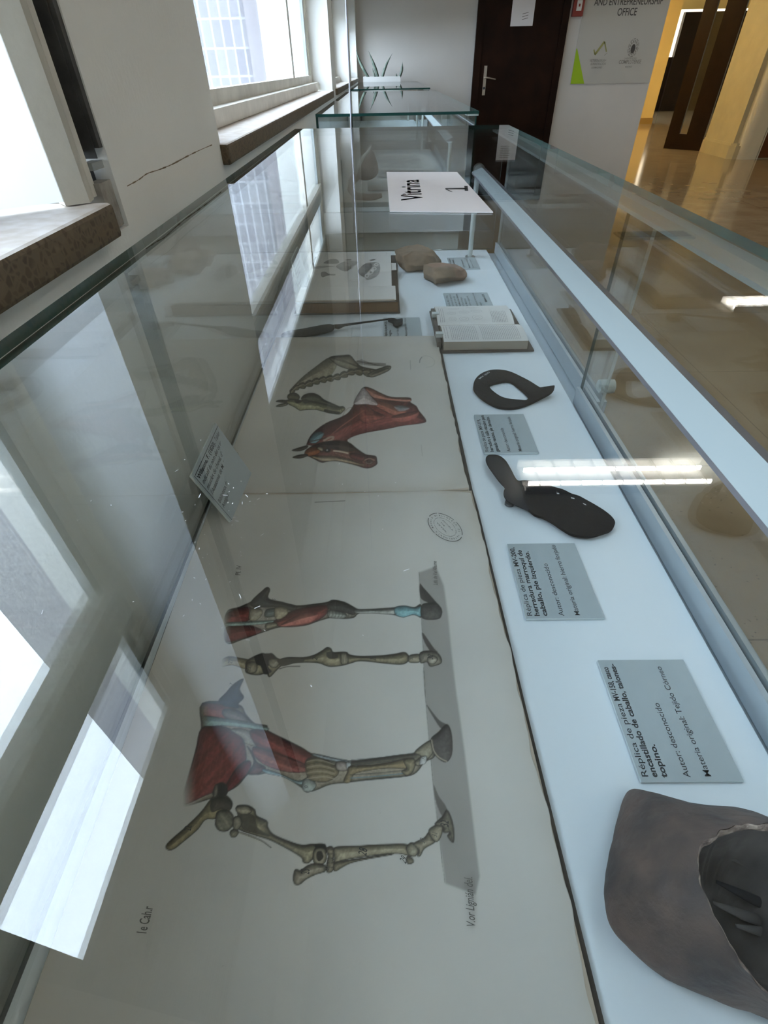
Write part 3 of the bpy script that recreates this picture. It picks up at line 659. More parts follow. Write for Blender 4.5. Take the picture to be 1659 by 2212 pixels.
fill(B_([(700,615),(760,620),(800,640),(780,660),(700,655)]), (.42,.44,.40), (.15,.15,.14), 4, line=.5)
for k in range(8): stroke(B_([(690+k*18,600),(705+k*18,632),(698+k*18,655)]), .6, (.08,.08,.075), .6)
fill(B_([(850,612),(960,612),(1075,605),(1110,615),(1060,638),(960,632),(860,632)]), (.44,.46,.43), (.2,.2,.19), 3, line=.4)
stroke(B_([(840,622),(960,618),(1080,610)]), .7, (.1,.1,.1), .8)
fill(B_([(1070,600),(1125,590),(1180,602),(1218,592),(1218,650),(1170,640),(1120,655),(1075,640)]), (.28,.45,.48), (.12,.2,.22), 4, line=.6)
fill(B_([(1220,590),(1260,575),(1300,575),(1330,608),(1332,640),(1310,665),(1225,660)]), (.15,.145,.14), (.07,.07,.065), 7, line=.8)
# front leg bones
fill(B_([(95,905),(140,878),(230,890),(290,905),(300,940),(240,948),(160,925),(95,935)]), (.42,.38,.28), BM, 6, line=.6, fade=(478,495))
fill(B_([(240,905),(275,880),(330,858),(355,870),(380,858),(420,890),(470,880),(560,880),(620,865),(665,840),(690,823),(712,830),(725,850),(770,848),(800,850),(820,865),(880,872),(1000,868),(1080,858),(1120,850),(1140,860),(1150,880),(1140,905),(1100,918),(1000,910),(880,898),(820,912),(770,925),(700,930),(640,910),(540,908),(450,920),(410,950),(370,990),(350,970),(300,980),(240,968),(235,940)]), BN, BD, 7, line=1.)
fill(B_([(285,885),(335,862),(380,862),(400,885),(360,930),(380,960),(340,975),(320,930),(300,920)]), (.07,.065,.06), None, line=.6)
fill(B_([(242,915),(285,905),(300,930),(290,965),(245,965)]), (.38,.35,.27), BD, 4); fill(B_([(365,890),(410,885),(430,905),(400,940),(365,925)]), (.42,.40,.33), BD, 4)
fill(B_([(420,892),(540,885),(560,900),(500,915),(440,930),(420,915)]), (.13,.12,.10), None, line=.2)
fill(B_([(690,850),(740,858),(750,880),(700,885)]), (.10,.095,.08), None, line=.3); fill(B_([(765,858),(800,855),(808,910),(770,915)]), (.45,.42,.34), BD, 3, line=.6)
stroke(B_([(425,945),(470,932),(538,930)]), 1.0, (.10,.095,.08), .9)
for k in range(5): stroke(B_([(770+k*9,852),(775+k*9,915)]), .6, (.07,.07,.06), .7)
fill(B_([(1150,870),(1200,860),(1215,875),(1210,905),(1150,905)]), (.42,.39,.31), BD, 4); fill(B_([(1210,855),(1260,842),(1310,855),(1332,890),(1325,915),(1270,930),(1250,905),(1215,910)]), (.36,.34,.29), BD, 6)
fill(B_([(1255,880),(1290,870),(1310,890),(1290,915),(1260,910)]), (.46,.44,.38), (.15,.14,.12), 4)
# hind leg, muscles
fe = (437, 452)
fill(C_([(225,160),(400,165),(440,215),(485,260),(545,270),(550,295),(640,340),(720,380),(770,410),(860,432),(960,445),(1090,430),(1200,415),(1280,405),(1340,370),(1370,350),(1380,420),(1330,450),(1290,500),(1240,520),(1120,530),(960,550),(860,562),(790,590),(740,600),(720,580),(640,530),(560,505),(500,515),(455,510),(400,570),(330,610),(250,640),(120,670),(150,560),(190,400),(220,290)]), (.38,.35,.29), BD, 7, line=1., fade=(395,440))
fill(C_([(220,285),(300,272),(370,290),(420,330),(440,390),(440,450),(400,520),(330,580),(240,620),(120,665),(150,540),(190,400)]), (.26,.09,.075), (.13,.05,.05), 10, line=.7, streak=(2.3,.25,4), fade=(395,425))
for k in range(8): stroke(C_([(220+k*22,320+k*8),(200+k*24,400+k*14),(150+k*30,560+k*4)]), .7, (.42,.18,.14), .35)
fill(C_([(380,500),(430,450),(465,450),(455,500),(380,580),(330,600)]), (.22,.07,.07), RDk, 6, line=.5)
fill(C_([(225,162),(310,165),(390,190),(440,225),(460,255),(330,235),(225,220)]), (.35,.17,.15), (.2,.1,.09), 6, line=.5, fade=fe)
fill(C_([(330,190),(400,195),(450,235),(480,262),(400,255),(330,225)]), (.30,.29,.28), BD, 5, line=.4)
fill(C_([(225,225),(330,235),(440,250),(545,278),(540,295),(440,282),(330,272),(225,272)]), (.33,.43,.42), (.2,.26,.25), 5, line=.5, fade=fe)
fill(C_([(305,150),(340,110),(380,65),(428,38),(410,90),(430,130),(405,160),(400,185),(340,175)]), (.055,.07,.085), (.02,.025,.03), 8, line=.7)
fill(C_([(365,290),(440,290),(490,330),(500,370),(440,360),(420,330)]), (.43,.42,.38), BM, 4, line=.4)
fill(C_([(460,297),(540,295),(640,345),(720,385),(765,415),(745,470),(650,450),(540,390),(490,370)]), (.30,.12,.105), RDk, 9, line=.7, streak=(.45,.28,3.5))
fill(C_([(480,375),(560,395),(660,430),(745,470),(740,500),(640,500),(540,470),(480,420)]), (.33,.16,.14), (.17,.08,.08), 6, line=.6, streak=(.35,.3,3))
fill(C_([(445,372),(470,400),(495,450),(540,480),(500,512),(450,510),(480,450)]), (.20,.11,.10), BD, 5, line=.5)
fill(C_([(525,485),(600,505),(700,545),(760,520),(750,565),(700,560),(620,525),(540,508)]), (.34,.44,.45), (.17,.22,.23), 4, line=.5)
fill(C_([(720,560),(745,530),(790,560),(770,595),(730,595)]), (.42,.46,.44), (.18,.2,.19), 4, line=.7)
fill(C_([(740,440),(800,425),(860,450),(890,470),(900,510),(840,550),(760,540),(740,500)]), (.32,.28,.20), (.12,.1,.07), 6, line=.6)
for k in range(7): stroke(C_([(745,450+k*14),(800+k*4,440+k*14),(880,462+k*12)]), 1.1, (.12,.10,.07) if k%2 else (.48,.45,.37), .7)
fill(C_([(780,408),(870,428),(960,445),(950,455),(860,442),(780,420)]), (.40,.45,.47), (.14,.15,.16), 2, line=.5)
fill(C_([(890,450),(940,450),(945,490),(895,490)]), (.44,.40,.37), BD, 3, line=.6); fill(C_([(940,452),(962,455),(960,485),(942,488)]), (.5,.53,.54), (.3,.3,.3), 2, line=.5)
fill(C_([(960,470),(1060,465),(1160,450),(1240,430),(1280,440),(1270,480),(1150,480),(1060,490),(980,510),(960,550),(925,550),(945,500)]), (.36,.31,.21), (.12,.10,.07), 4, line=.6)
for yy in (432, 445, 456): stroke(C_([(965,yy+8),(1100,yy-4),(1210,yy-18),(1290,yy-30)]), .7, (.10,.11,.12), .8)
for yy in (505, 520, 535): stroke(C_([(960,yy+10),(1100,yy),(1240,yy-15)]), 1.0, (.20,.33,.38) if yy==520 else (.09,.1,.1), .8)
fill(C_([(1225,440),(1270,430),(1285,455),(1270,500),(1240,518),(1215,495),(1240,480)]), (.36,.33,.24), BD, 4, line=.7)
fill(C_([(1280,400),(1340,350),(1370,345),(1372,400),(1340,440),(1300,470),(1280,450),(1310,420)]), (.38,.36,.29), BD, 4, line=.7); fill(C_([(1312,425),(1340,420),(1335,455),(1305,462)]), (.5,.52,.52), (.2,.2,.2), 2, line=.5)
fill(C_([(1362,335),(1400,300),(1440,262),(1462,300),(1468,370),(1462,420),(1435,450),(1395,428),(1370,390)]), (.16,.15,.145), (.08,.075,.07), 8, line=.9)
stroke(C_([(1365,340),(1375,390),(1400,425),(1440,447)]), 1.2, (.5,.46,.38), .8)
# hind leg bones
fill(C_([(45,870),(70,840),(150,770),(220,700),(265,640),(300,610),(345,620),(372,650),(370,680),(350,700),(290,735),(240,740),(200,790),(130,850),(80,888),(50,888)]), (.36,.32,.21), (.10,.09,.06), 7, line=.9, streak=(-.7,.12,3))
fill(C_([(275,610),(290,570),(320,555),(345,570),(348,610),(320,625),(290,620)]), (.06,.055,.05), None, line=.8); fill(C_([(285,575),(300,565),(300,615),(280,625)]), (.30,.28,.24), BD, 3)
fill(C_([(270,640),(330,625),(370,650),(365,685),(310,690),(270,700)]), (.12,.11,.09), BD, 5, line=.5)
fill(C_([(290,740),(300,700),(350,692),(378,720),(380,760),(350,795),(310,795),(290,770)]), (.28,.27,.22), BD, 5, line=.8, streak=(1,.3,3))
fill(C_([(395,690),(400,670),(450,668),(485,690),(495,720),(545,745),(550,775),(575,810),(640,840),(720,865),(780,858),(830,880),(840,905),(780,930),(750,955),(725,950),(715,925),(640,880),(560,840),(480,815),(410,790),(385,760),(400,720)]), BN, BD, 8, line=1., streak=(.45,.12,3))
fill(C_([(415,700),(480,720),(500,780),(560,820),(500,810),(420,780)]), (.09,.085,.07), None, line=.2, alpha=.8)
fill(C_([(395,675),(445,670),(470,700),(430,715),(395,700)]), (.40,.37,.29), BD, 4, line=.6)
fill(C_([(362,800),(385,785),(405,800),(390,825),(368,825)]), (.35,.33,.26), BD, 4, line=.7); fill(C_([(380,730),(410,725),(420,760),(400,790),(378,780)]), (.34,.32,.26), BD, 3, line=.7)
stroke(C_([(400,800),(460,820),(520,845),(565,878)]), 1.4, (.12,.11,.09), .9); stroke(C_([(405,806),(460,826),(515,850)]), .6, (.5,.47,.38), .8)
fill(C_([(780,860),(830,858),(840,880),(820,890),(790,880)]), (.05,.05,.045), None, line=.6)
fill(C_([(775,900),(790,878),(830,880),(842,920),(830,955),(790,962),(775,940)]), (.40,.37,.29), BD, 4, line=.8); fill(C_([(795,900),(815,895),(825,925),(805,945),(793,930)]), (.08,.075,.065), None, line=.5)
fill(C_([(840,880),(870,872),(880,900),(875,940),(890,960),(870,995),(845,1000),(842,960),(850,920)]), (.34,.31,.24), BD, 4, line=.8)
for k in range(5): stroke(C_([(842,890+k*22),(860,884+k*22),(878,892+k*22)]), .8, (.06,.055,.05), .8)
fill(C_([(680,1000),(690,985),(712,990),(750,965),(790,955),(835,965),(835,995),(790,1010),(740,1035),(710,1060),(685,1060),(675,1035)]), (.40,.37,.30), BD, 6, line=.9)
fill(C_([(878,885),(900,872),(1000,868),(1100,862),(1200,858),(1240,860),(1290,870),(1292,900),(1270,920),(1200,905),(1100,912),(1000,925),(920,940),(885,950),(880,920)]), (.43,.40,.31), (.15,.14,.11), 6, line=1.)
fill(C_([(885,950),(940,940),(1040,925),(1160,905),(1165,912),(1040,935),(960,955),(920,975),(885,995),(875,975)]), (.33,.30,.23), BD, 4, line=.7)
fill(C_([(1240,870),(1265,850),(1290,865),(1300,890),(1285,918),(1255,915),(1240,895)]), (.42,.40,.32), BD, 5, line=.8); fill(C_([(1245,918),(1270,930),(1275,950),(1250,958),(1238,940)]), (.30,.28,.22), BD, 4, line=.7)
fill(C_([(1275,855),(1330,825),(1350,800),(1370,830),(1380,850),(1330,880),(1310,915),(1295,918),(1300,890),(1285,870)]), (.42,.39,.31), BD, 5, line=.9)
fill(C_([(1350,790),(1390,762),(1420,770),(1415,810),(1395,845),(1370,835)]), (.42,.39,.31), BD, 4, line=.8)
fill(C_([(1380,760),(1420,720),(1440,688),(1460,720),(1475,780),(1474,850),(1445,820),(1455,800),(1425,800),(1420,770)]), (.30,.28,.23), BD, 5, line=1.)
stroke(C_([(1400,755),(1430,740),(1450,780),(1470,845)]), .8, (.07,.065,.06), .8)
# fold and page shadows belong to the sheets themselves, only inked marks are drawn here
for k in range(90):
    blot(OX+rs.rand()*CW, OY+rs.rand()*CH, .8, .8, (.2,.18,.15), .5*rs.rand())
stroke([(680,1084),(700,1083),(745,1081)], .8, (.12,.11,.10), .8)

cv = np.where(cv < PAP, PAP*(np.clip(cv,.001,None)/PAP)**1.35, cv)
def plate(name, root, pts, z0, nx, ny, curl):
    """curved sheet; pts = corner positions (world x,y): near-left, near-right, far-right, far-left"""
    nl, nr, fr_, fl = [np.array(p) for p in pts]
    s = np.linspace(0,1,nx); t = np.linspace(0,1,ny); Sg, T = np.meshgrid(s, t)
    XY = (nl*(1-Sg)[...,None]+nr*Sg[...,None])*(1-T)[...,None] + (fl*(1-Sg)[...,None]+fr_*Sg[...,None])*T[...,None]
    wob = .0010*np.sin(T*23+1)+.0007*np.sin(T*57)+.0004*np.sin(T*131)
    XY[...,0] += (Sg**12)*wob
    Zc = z0 + curl(Sg, T)
    # drawing lookup on the flat sheet level
    d = np.stack([XY[...,0], XY[...,1], np.full(Sg.shape, z0-H)], -1)
    w = d@np.array(FV); U = CX+F*(d@np.array(RV))/w; V = CY-F*(d@np.array(UV))/w
    u = np.clip(U-OX, 0, CW-2); v = np.clip(V-OY, 0, CH-2); ui = u.astype(int); vi = v.astype(int); fu = (u-ui)[...,None]; fv = (v-vi)[...,None]
    c = (cv[vi,ui]*(1-fu)+cv[vi,ui+1]*fu)*(1-fv)+(cv[vi+1,ui]*(1-fu)+cv[vi+1,ui+1]*fu)*fv
    outm = ((U < OX+1)|(U > OX+CW-2)|(V < OY+1)|(V > OY+CH-2))[...,None]; c = np.where(outm, PAP, c)
    e = np.minimum(1-Sg, Sg)*.33; e = np.minimum(e, np.minimum(T,1-T)*.5)      # yellowed margins
    k = (np.exp(-e/.010)*.30)[...,None]; c = c*(1-k)+np.array([.36,.30,.22])*k
    n = nx*ny; co = np.zeros((n*2,3)); co[:n,0] = XY[...,0].ravel(); co[:n,1] = XY[...,1].ravel(); co[:n,2] = Zc.ravel()
    idx = np.arange(n).reshape(ny,nx)
    q = np.stack([idx[:-1,:-1],idx[:-1,1:],idx[1:,1:],idx[1:,:-1]],-1).reshape(-1,4)
    ring = np.concatenate([idx[0,:], idx[1:,-1], idx[-1,::-1][1:], idx[::-1,0][1:-1]])
    m = len(ring); co = np.vstack([co[:n], co[ring]-np.array([0,0,.0025])]); lo = n+np.arange(m)
    q2 = np.stack([ring, lo, np.roll(lo,-1), np.roll(ring,-1)], -1)
    fc = np.vstack([q,q2]).astype(np.int32)
    b = root; off = np.zeros(3)
    while b is not None: off += np.array(b.location); b = b.parent
    me = bpy.data.meshes.new(name); me.vertices.add(len(co)); me.vertices.foreach_set('co', (co-off).astype(np.float32).ravel())
    me.loops.add(fc.size); me.loops.foreach_set('vertex_index', fc.ravel()); me.polygons.add(len(fc))
    me.polygons.foreach_set('loop_start', np.arange(len(fc), dtype=np.int32)*4)
    me.update(calc_edges=True)
    at = me.color_attributes.new('print', 'FLOAT_COLOR', 'POINT'); ca = np.ones((len(co),4), np.float32); ca[:n,:3] = c.reshape(-1,3); ca[n:,:3] = (.40,.36,.29)
    at.data.foreach_set('color', ca.ravel()); me.materials.append(M['print'])
    me.polygons.foreach_set('use_smooth', np.ones(len(fc), bool)); me.validate()
    o = bpy.data.objects.new(name, me); COL.objects.link(o); o.parent = root; return o
album = thing('open_album', (-.05,.45,ZP), 'large open album of coloured horse anatomy plates lying flat on the white base', 'album')
zt_ = ZP+.0105
cvr = MB().prism([(-.214,-.075),(.1235,-.075),(.1165,.2),(.1115,.47),(.1095,.51),(.1075,.8),(.1065,1.004),(-.2265,1.004),(-.226,.5),(-.2245,.3)], ZP+.0008, ZP+.0042, M['albumcover'])
part(cvr, 'cover', album)
blk = MB().prism([(-.212,-.07),(.1185,-.07),(.107,.503),(-.2235,.503),(-.222,.3)], ZP+.0044, ZP+.0078, M['fore']); blk.prism([(-.218,.506),(.1035,.506),(.1015,.998),(-.2255,.998)], ZP+.0044, ZP+.0068, M['fore'])
part(blk, 'page_block', album)
pgn = plate('page', album, [(-.2125,-.07),(.1178,-.07),(.1062,.5045),(-.2245,.5045)], zt_, 520, 880, lambda s,t: -.0022*s**14+.0008*np.sin(s*5+t*3)-.004*np.clip((t-.975)/.025,0,1)**2)
pgf = plate('page', album, [(-.2245,.5045),(.1035,.5045),(.1005,1.000),(-.2255,1.000)], zt_-.0012, 420, 430, lambda s,t: -.0018*s**14+.0007*np.sin(s*4-t*4)-.003*np.clip((.02-t)/.02,0,1)**2)
pgn['label'] = 'plate of horse leg muscles and bones'; pgf['label'] = 'plate of horse head and neck'
def mark(mb, txt, a, b, cap, m, bold=0.0, z=None, shear=.25):
    z = (zt_+.0012-H) if z is None else z
    A_ = P(*a, z); B2 = P(*b, z); d = (B2-A_); L = d.length; d.normalize(); up = Vector((-d.y, d.x, 0))
    add_text(mb, txt, A_, d, up, L, cap, m, bold, shear)
tx = None
def inscription(name, *a, **k):
    m_ = MB(); mark(m_, *a, **k); part(m_, name, album)
inscription('inscription', '1e Cah.r', (315,2020), (331,1957), .0065, M['brownink'], .01)
inscription('inscription', 'Pl. IV', (519,1243), (522,1220), .0055, M['brownink'], .01)
inscription('inscription', 'V.or Lignián del.', (1027,2004), (1020,1895), .0055, M['brownink'], .01)
inscription('inscription', 'Lith. de V.e Villaume', (945,1264), (943,1212), .0045, M['brownink'], .01)
for t_, a, b, h in [('28',(791,1850),(794,1833),.006),('25',(668,1889),(669,1876),.006),('27',(711,1881),(712,1869),.004),('30',(918,1823),(919,1811),.004),('31',(944,1810),(945,1799),.004),('32',(969,1787),(969,1773),.006),
                    ('29',(876,1867),(881,1855),.005),('22',(412,1795),(414,1783),.005),('22',(501,1434),(503,1424),.004),('23',(540,1452),(543,1440),.004),('2',(685,1427),(686,1420),.005),('28',(811,1427),(812,1418),.005),('30',(892,1426),(893,1417),.004),('31',(915,1425),(916,1416),.004),('32',(935,1425),(935,1414),.005),
                    ('o',(664,1703),(665,1697),.004),('16',(771,1660),(772,1652),.003),('11',(917,1642),(918,1634),.003),('5',(594,1298),(596,1293),.004),('7',(503,1482),(506,1477),.004)]:
    inscription('numeral', t_, a, b, h, M['ink'] if h > .0045 else M['brownink'], .0)
# library stamp
tx = MB()
def ring(mb, c, ax, ay, w, m, n=64, gaps=()):
    for i in range(n):
        if i in gaps: continue
        q = []
        for t, r in ((i,1),(i+1,1),(i+1,1-w),(i,1-w)):
            a = 2*math.pi*t/n; q.append(c + ax*math.cos(a)*r + ay*math.sin(a)*r)
        mb.face(q, m)
cs = P(961,1138,zt_+.0012-H); e1 = P(993,1166,zt_+.0012-H)-cs; e2 = P(938,1152,zt_+.0012-H)-cs
e1 = (P(990,1168,zt_+.0012-H)-cs); nrm_ = Vector((-e1.y,e1.x,0)).normalized()*e1.length*.62
sm = M['brownink']
ring(tx, cs, e1, nrm_, .045, sm, 72, (5,6,18,19,31,40,41,55)); ring(tx, cs, e1*.66, nrm_*.62, .03, sm, 60, tuple(range(3,50,6)))
d1_ = e1.normalized(); u1_ = nrm_.normalized()
for i, chh in enumerate('BIBLIOTECA DE VETERINARIA MADRID '):
    a = math.pi - 2*math.pi*i/33; p = cs + e1*.80*math.cos(a) + nrm_*.80*math.sin(a)
    tv = (e1*math.sin(a) - nrm_*math.cos(a)).normalized(); uv = (e1*math.cos(a)+nrm_*math.sin(a)).normalized()
    if chh != ' ': add_text(tx, chh, p-uv*.0008, tv, uv, 0, .0022, sm, .01)
for k, t_ in enumerate(('ESCUELA','DE','VETER.')): add_text(tx, t_, cs-e1*.42+nrm_*(.22-.25*k)+e1*(.1 if k==1 else 0), d1_, u1_, e1.length*(.8 if k!=1 else .3), .0016, sm, .0)
c2 = P(920,780,zt_-H); 
part(tx, 'library_stamp', album)

# ------------------------------------------------------------------ labels on the base
def caption(x0, y0, x1, y1, lines, label, margin=.03):
    t = thing('caption_card', ((x0+x1)/2,(y0+y1)/2,ZP), label, 'caption card', 'printed caption cards in the case')
    w, h = x1-x0, y1-y0
    bevel(part(MB().box((x0,y0,ZP+.0005),(x1,y1,ZP+.0035), M['cardcut'], top=M['card']), 'card', t), .0003, 1)
    tm = MB(); z = ZP+.0037
    for v, segs, cap in lines:
        for (u0, u1, s, bold) in segs:
            add_text(tm, s, (x0+v*w, y0+u0*h, z), Vector((0,1,0)), Vector((-1,0,0)), (u1-u0)*h, cap*w, M['ink'], .028 if bold else .004)
    part(tm, 'lettering', t); return t
caption(.1925,.151,.2715,.2575, [(.085,[(.03,.60,'Réplica de pieza',0),(.62,.93,'MV-158, casco',1)],.062),(.175,[(.03,.96,'encastillado de caballo, talones-',1)],.062),(.27,[(.03,.27,'topino.',1)],.062),
     (.495,[(.03,.60,'Autor: desconocido',0)],.062),(.70,[(.03,.93,'Materia original: Tejido Córneo',0)],.062)], 'blue grey caption card with lettering beside the brown hoof')
caption(.1365,.3045,.2145,.4105, [(.085,[(.03,.63,'Réplica de pieza',0),(.66,.94,'MV-200,',1)],.065),(.18,[(.03,.90,'herradura marroquí de',1)],.065),(.28,[(.03,.88,'caballo, pie izquierdo.',1)],.065),
     (.495,[(.03,.70,'Autor: desconocido',0)],.065),(.70,[(.03,.97,'Materia original: hierro forjado',0)],.065)], 'blue grey caption card next to the dark long-tongued shoe plate')
caption(.1375,.592,.2155,.6985, [(.085,[(.03,.55,'Réplica de pieza',0),(.58,.86,'MV-119,',1)],.065),(.18,[(.03,.97,'herradura o callo vizcaíno para',1)],.065),(.28,[(.03,.93,'ganado vacuno, pie derecho.',1)],.065),
     (.49,[(.03,.62,'Autor: desconocido',0)],.065),(.70,[(.03,.92,'Materia original: hierro forjado',0)],.065)], 'blue grey caption card just in front of the black ring-shaped ox shoe')
caption(-.0065,1.008,.073,1.114, [(.09,[(.03,.80,'Réplica de pieza MV-226,',1)],.065),(.20,[(.03,.35,'legra.',1)],.065),(.40,[(.03,.62,'Autor: desconocido',0)],.065),(.62,[(.03,.95,'Materia original: hierro forjado',0)],.065)], 'blue grey caption card under the hooked head of the black hoof knife')
caption(.139,1.135,.246,1.268, [(.08+.075*i,[(.28,.28+.6*k,s,i==3)],.042) for i,(k,s) in enumerate([(1.,'García, M. (1786).'),(1.1,'Elementos de veterinaria'),(.9,'que se han de'),(1.1,'enseñar a los alumnos'),(.8,'del Real Colegio'),(.7,'de Madrid.'),(.9,'Tomo segundo')])]+[(.68,[(.28,.97,'Biblioteca de Veterinaria. Fondo',0)],.042),(.76,[(.28,.5,'Antiguo',0)],.042),(.90,[(.5,.9,'Signatura: A 218',1)],.05)],
     'wide blue grey caption card behind the small open book')
caption(.176,1.462,.257,1.566, [(.09,[(.03,.9,'Réplicas de huesos',1)],.06),(.2,[(.03,.8,'fósiles de caballo',1)],.06),(.5,[(.1,.8,'Autor: desconocido',0)],.06),(.68,[(.03,.9,'Materia original:',0)],.06),(.8,[(.03,.8,'hueso y yeso',0)],.06)], 'blue grey caption card beside the foot of the far lamp post')

def leaning(c0, c1, c2, c3, lines, label):
    """c0 lower text start (near, high), c1 far high, c2 far low, c3 near low"""
    c0,c1,c2,c3 = map(Vector, (c0,c1,c2,c3)); o0 = (c0+c1+c2+c3)/4
    t = thing('caption_card', tuple(o0), label, 'caption card', 'caption cards leaning on the rear glass')
    nv = (c1-c0).cross(c3-c0).normalized(); nv = nv if nv.z > 0 else -nv
    mb = MB(); top = [c3,c2,c1,c0]; bot = [p-nv*.003 for p in top]
    mb.face(top, M['card']); mb.face(bot[::-1], M['cardcut'])
    for i in range(4): mb.face([bot[i],bot[(i+1)%4],top[(i+1)%4],top[i]], M['cardcut'])
    part(mb, 'card', t)
    tm = MB(); dv = (c1-c0); dn = dv.normalized(); wv = (c3-c0); up = -wv.normalized(); L = dv.length; Wd = wv.length
    for v, segs, cap in lines:
        for (u0,u1,s,bold,sh) in segs: add_text(tm, s, c0+wv*v+dv*u0+nv*.0003, dn, up, (u1-u0)*L, cap*Wd, M['ink'], .028 if bold else .004, sh)
    def rule(a, b, w=.004):
        pa, pb = a+nv*.0003, b+nv*.0003; n2 = (pb-pa).normalized().cross(nv)*w*.1; tm.face([pa-n2,pb-n2,pb+n2,pa+n2], M['ink'])
    rule(c0+wv*.06+dv*.03, c0+wv*.06+dv*1.0); rule(c0+wv*.06+dv*.03, c0+wv*1.0+dv*.03)
    part(tm, 'lettering', t); return t
wl = [(.16,[(.06,.72,'Willaume, F. (1820).',1,0),(.75,.96,'Tableau',0,.3)],.07),(.27,[(.06,.95,'indicatif du nom des os et des',0,.3)],.07),(.38,[(.06,.86,"muscles du cheval, d'après",0,.3)],.07),(.49,[(.06,.96,"l'Anatomie de M. Girard [s.n.]",0,.3)],.07),
      (.68,[(.06,.97,'Biblioteca de Veterinaria. Fondo',0,0)],.07),(.78,[(.06,.28,'Antiguo',0,0)],.07),(.92,[(.36,.86,'Signatura: A S608b',1,0)],.07)]
leaning((-.2255,.457,H-.347),(-.2255,.570,H-.347),(-.184,.540,H-.4075),(-.190,.444,H-.4075), wl, 'caption card leaning on rear glass over the album, with four italic lines')
bl = [(.14+.105*i,[(.05,.95,s,i==0,.0)],.06) for i,s in enumerate(['Bourgelat, C. (1777). Essai','théorique et pratique sur la','ferrure à l\'usage des élèves','des écoles royales','vétérinaires. Paris'])]+[(.74,[(.05,.75,'Biblioteca de Veterinaria',0,0)],.06),(.84,[(.05,.3,'Antiguo',0,0)],.06),(.93,[(.3,.8,'Signatura: A 611',1,0)],.06)]
leaning((-.2255,1.30,H-.345),(-.2255,1.42,H-.345),(-.205,1.39,H-.4165),(-.208,1.27,H-.4165), bl, 'caption card leaning on rear glass left of the large open book')

# ------------------------------------------------------------------ iron plates
def outline(px, z, n=5): return [(p.x,p.y) for p in (P(u,v,z) for u,v in spline(px, n))]
Zm = Z(3.95, 980, 780)
zt2 = -.414
sh = thing('ox_shoe', (.20,.80,ZP), 'black ring-shaped ox shoe plate with one curled tip, white number on its edge', 'horseshoe')
oo = Zm([(168,215),(185,150),(240,100),(320,72),(400,70),(480,85),(570,125),(650,175),(720,230),(768,262),(810,262),(845,250),(850,275),(825,300),(760,318),(690,340),(600,375),(500,395),(400,388),(320,360),(240,310),(190,260)])
ii = Zm([(305,205),(340,185),(400,170),(450,163),(495,172),(540,205),(600,255),(640,300),(618,328),(560,325),(480,318),(410,300),(350,262),(320,235)])
def annulus(mb, o, i, z0, z1, m, lift=lambda x,y: 0):
    n = len(o)
    k = len(mb.v)
    for L, z in ((o,z1),(i,z1),(o,z0),(i,z0)):
        mb.v += [(x,y,z+lift(x,y)) for x,y in L]
    q = mb.mi(m)
    for a in range(n):
        b = (a+1)%n
        mb.f += [[k+a,k+b,k+n+b,k+n+a],[k+2*n+a,k+2*n+b,k+b,k+a],[k+n+a,k+n+b,k+3*n+b,k+3*n+a],[k+3*n+a,k+3*n+b,k+2*n+b,k+2*n+a]]; mb.m += [q]*4
def resample(L, n):
    L = L+[L[0]]; d = [0]
    for a,b in zip(L[:-1],L[1:]): d.append(d[-1]+math.hypot(b[0]-a[0],b[1]-a[1]))
    out = []
    for k in range(n):
        t = d[-1]*k/n; j = max(i for i in range(len(d)) if d[i] <= t+1e-12); j = min(j, len(L)-2)
        f = (t-d[j])/max(d[j+1]-d[j],1e-9); out.append((L[j][0]+(L[j+1][0]-L[j][0])*f, L[j][1]+(L[j+1][1]-L[j][1])*f))
    return out
def by_angle(L, c, n):
    out = []
    for k in range(n):
        a = 2*math.pi*k/n; d = (math.cos(a), math.sin(a)); best = None
        for i in range(len(L)):
            x0,y0 = L[i][0]-c[0],L[i][1]-c[1]; x1,y1 = L[(i+1)%len(L)][0]-c[0],L[(i+1)%len(L)][1]-c[1]
            den = d[0]*(y1-y0)-d[1]*(x1-x0)
            if abs(den) < 1e-15: continue
            t = (x0*(y1-y0)-y0*(x1-x0))/den; s_ = (x0*d[1]-y0*d[0])/den
            if t > 0 and -1e-6 <= s_ <= 1+1e-6 and (best is None or t > best): best = t
        best = best or .01; out.append((c[0]+d[0]*best, c[1]+d[1]*best))
    return out
O_ = outline(oo, zt2); I_ = outline(ii, zt2); ci = (sum(p[0] for p in I_)/len(I_), sum(p[1] for p in I_)/len(I_))
sb = MB(); lift = lambda x,y: .012*max(0,(x-.235)/.045)**1.5
annulus(sb, by_angle(O_, ci, 120), by_angle(I_, ci, 120), ZP+.0008, ZP+.0058, M['iron'], lift)
so_ = part(sb, 'plate', sh, smooth=False); bevel(so_, .0008, 2)
nb = MB(); mark(nb, 'MV-250', (1037,819), (1059,804), .0042, M['pencil'], .01, z=-.4138, shear=0); part(nb, 'painted_number', sh)

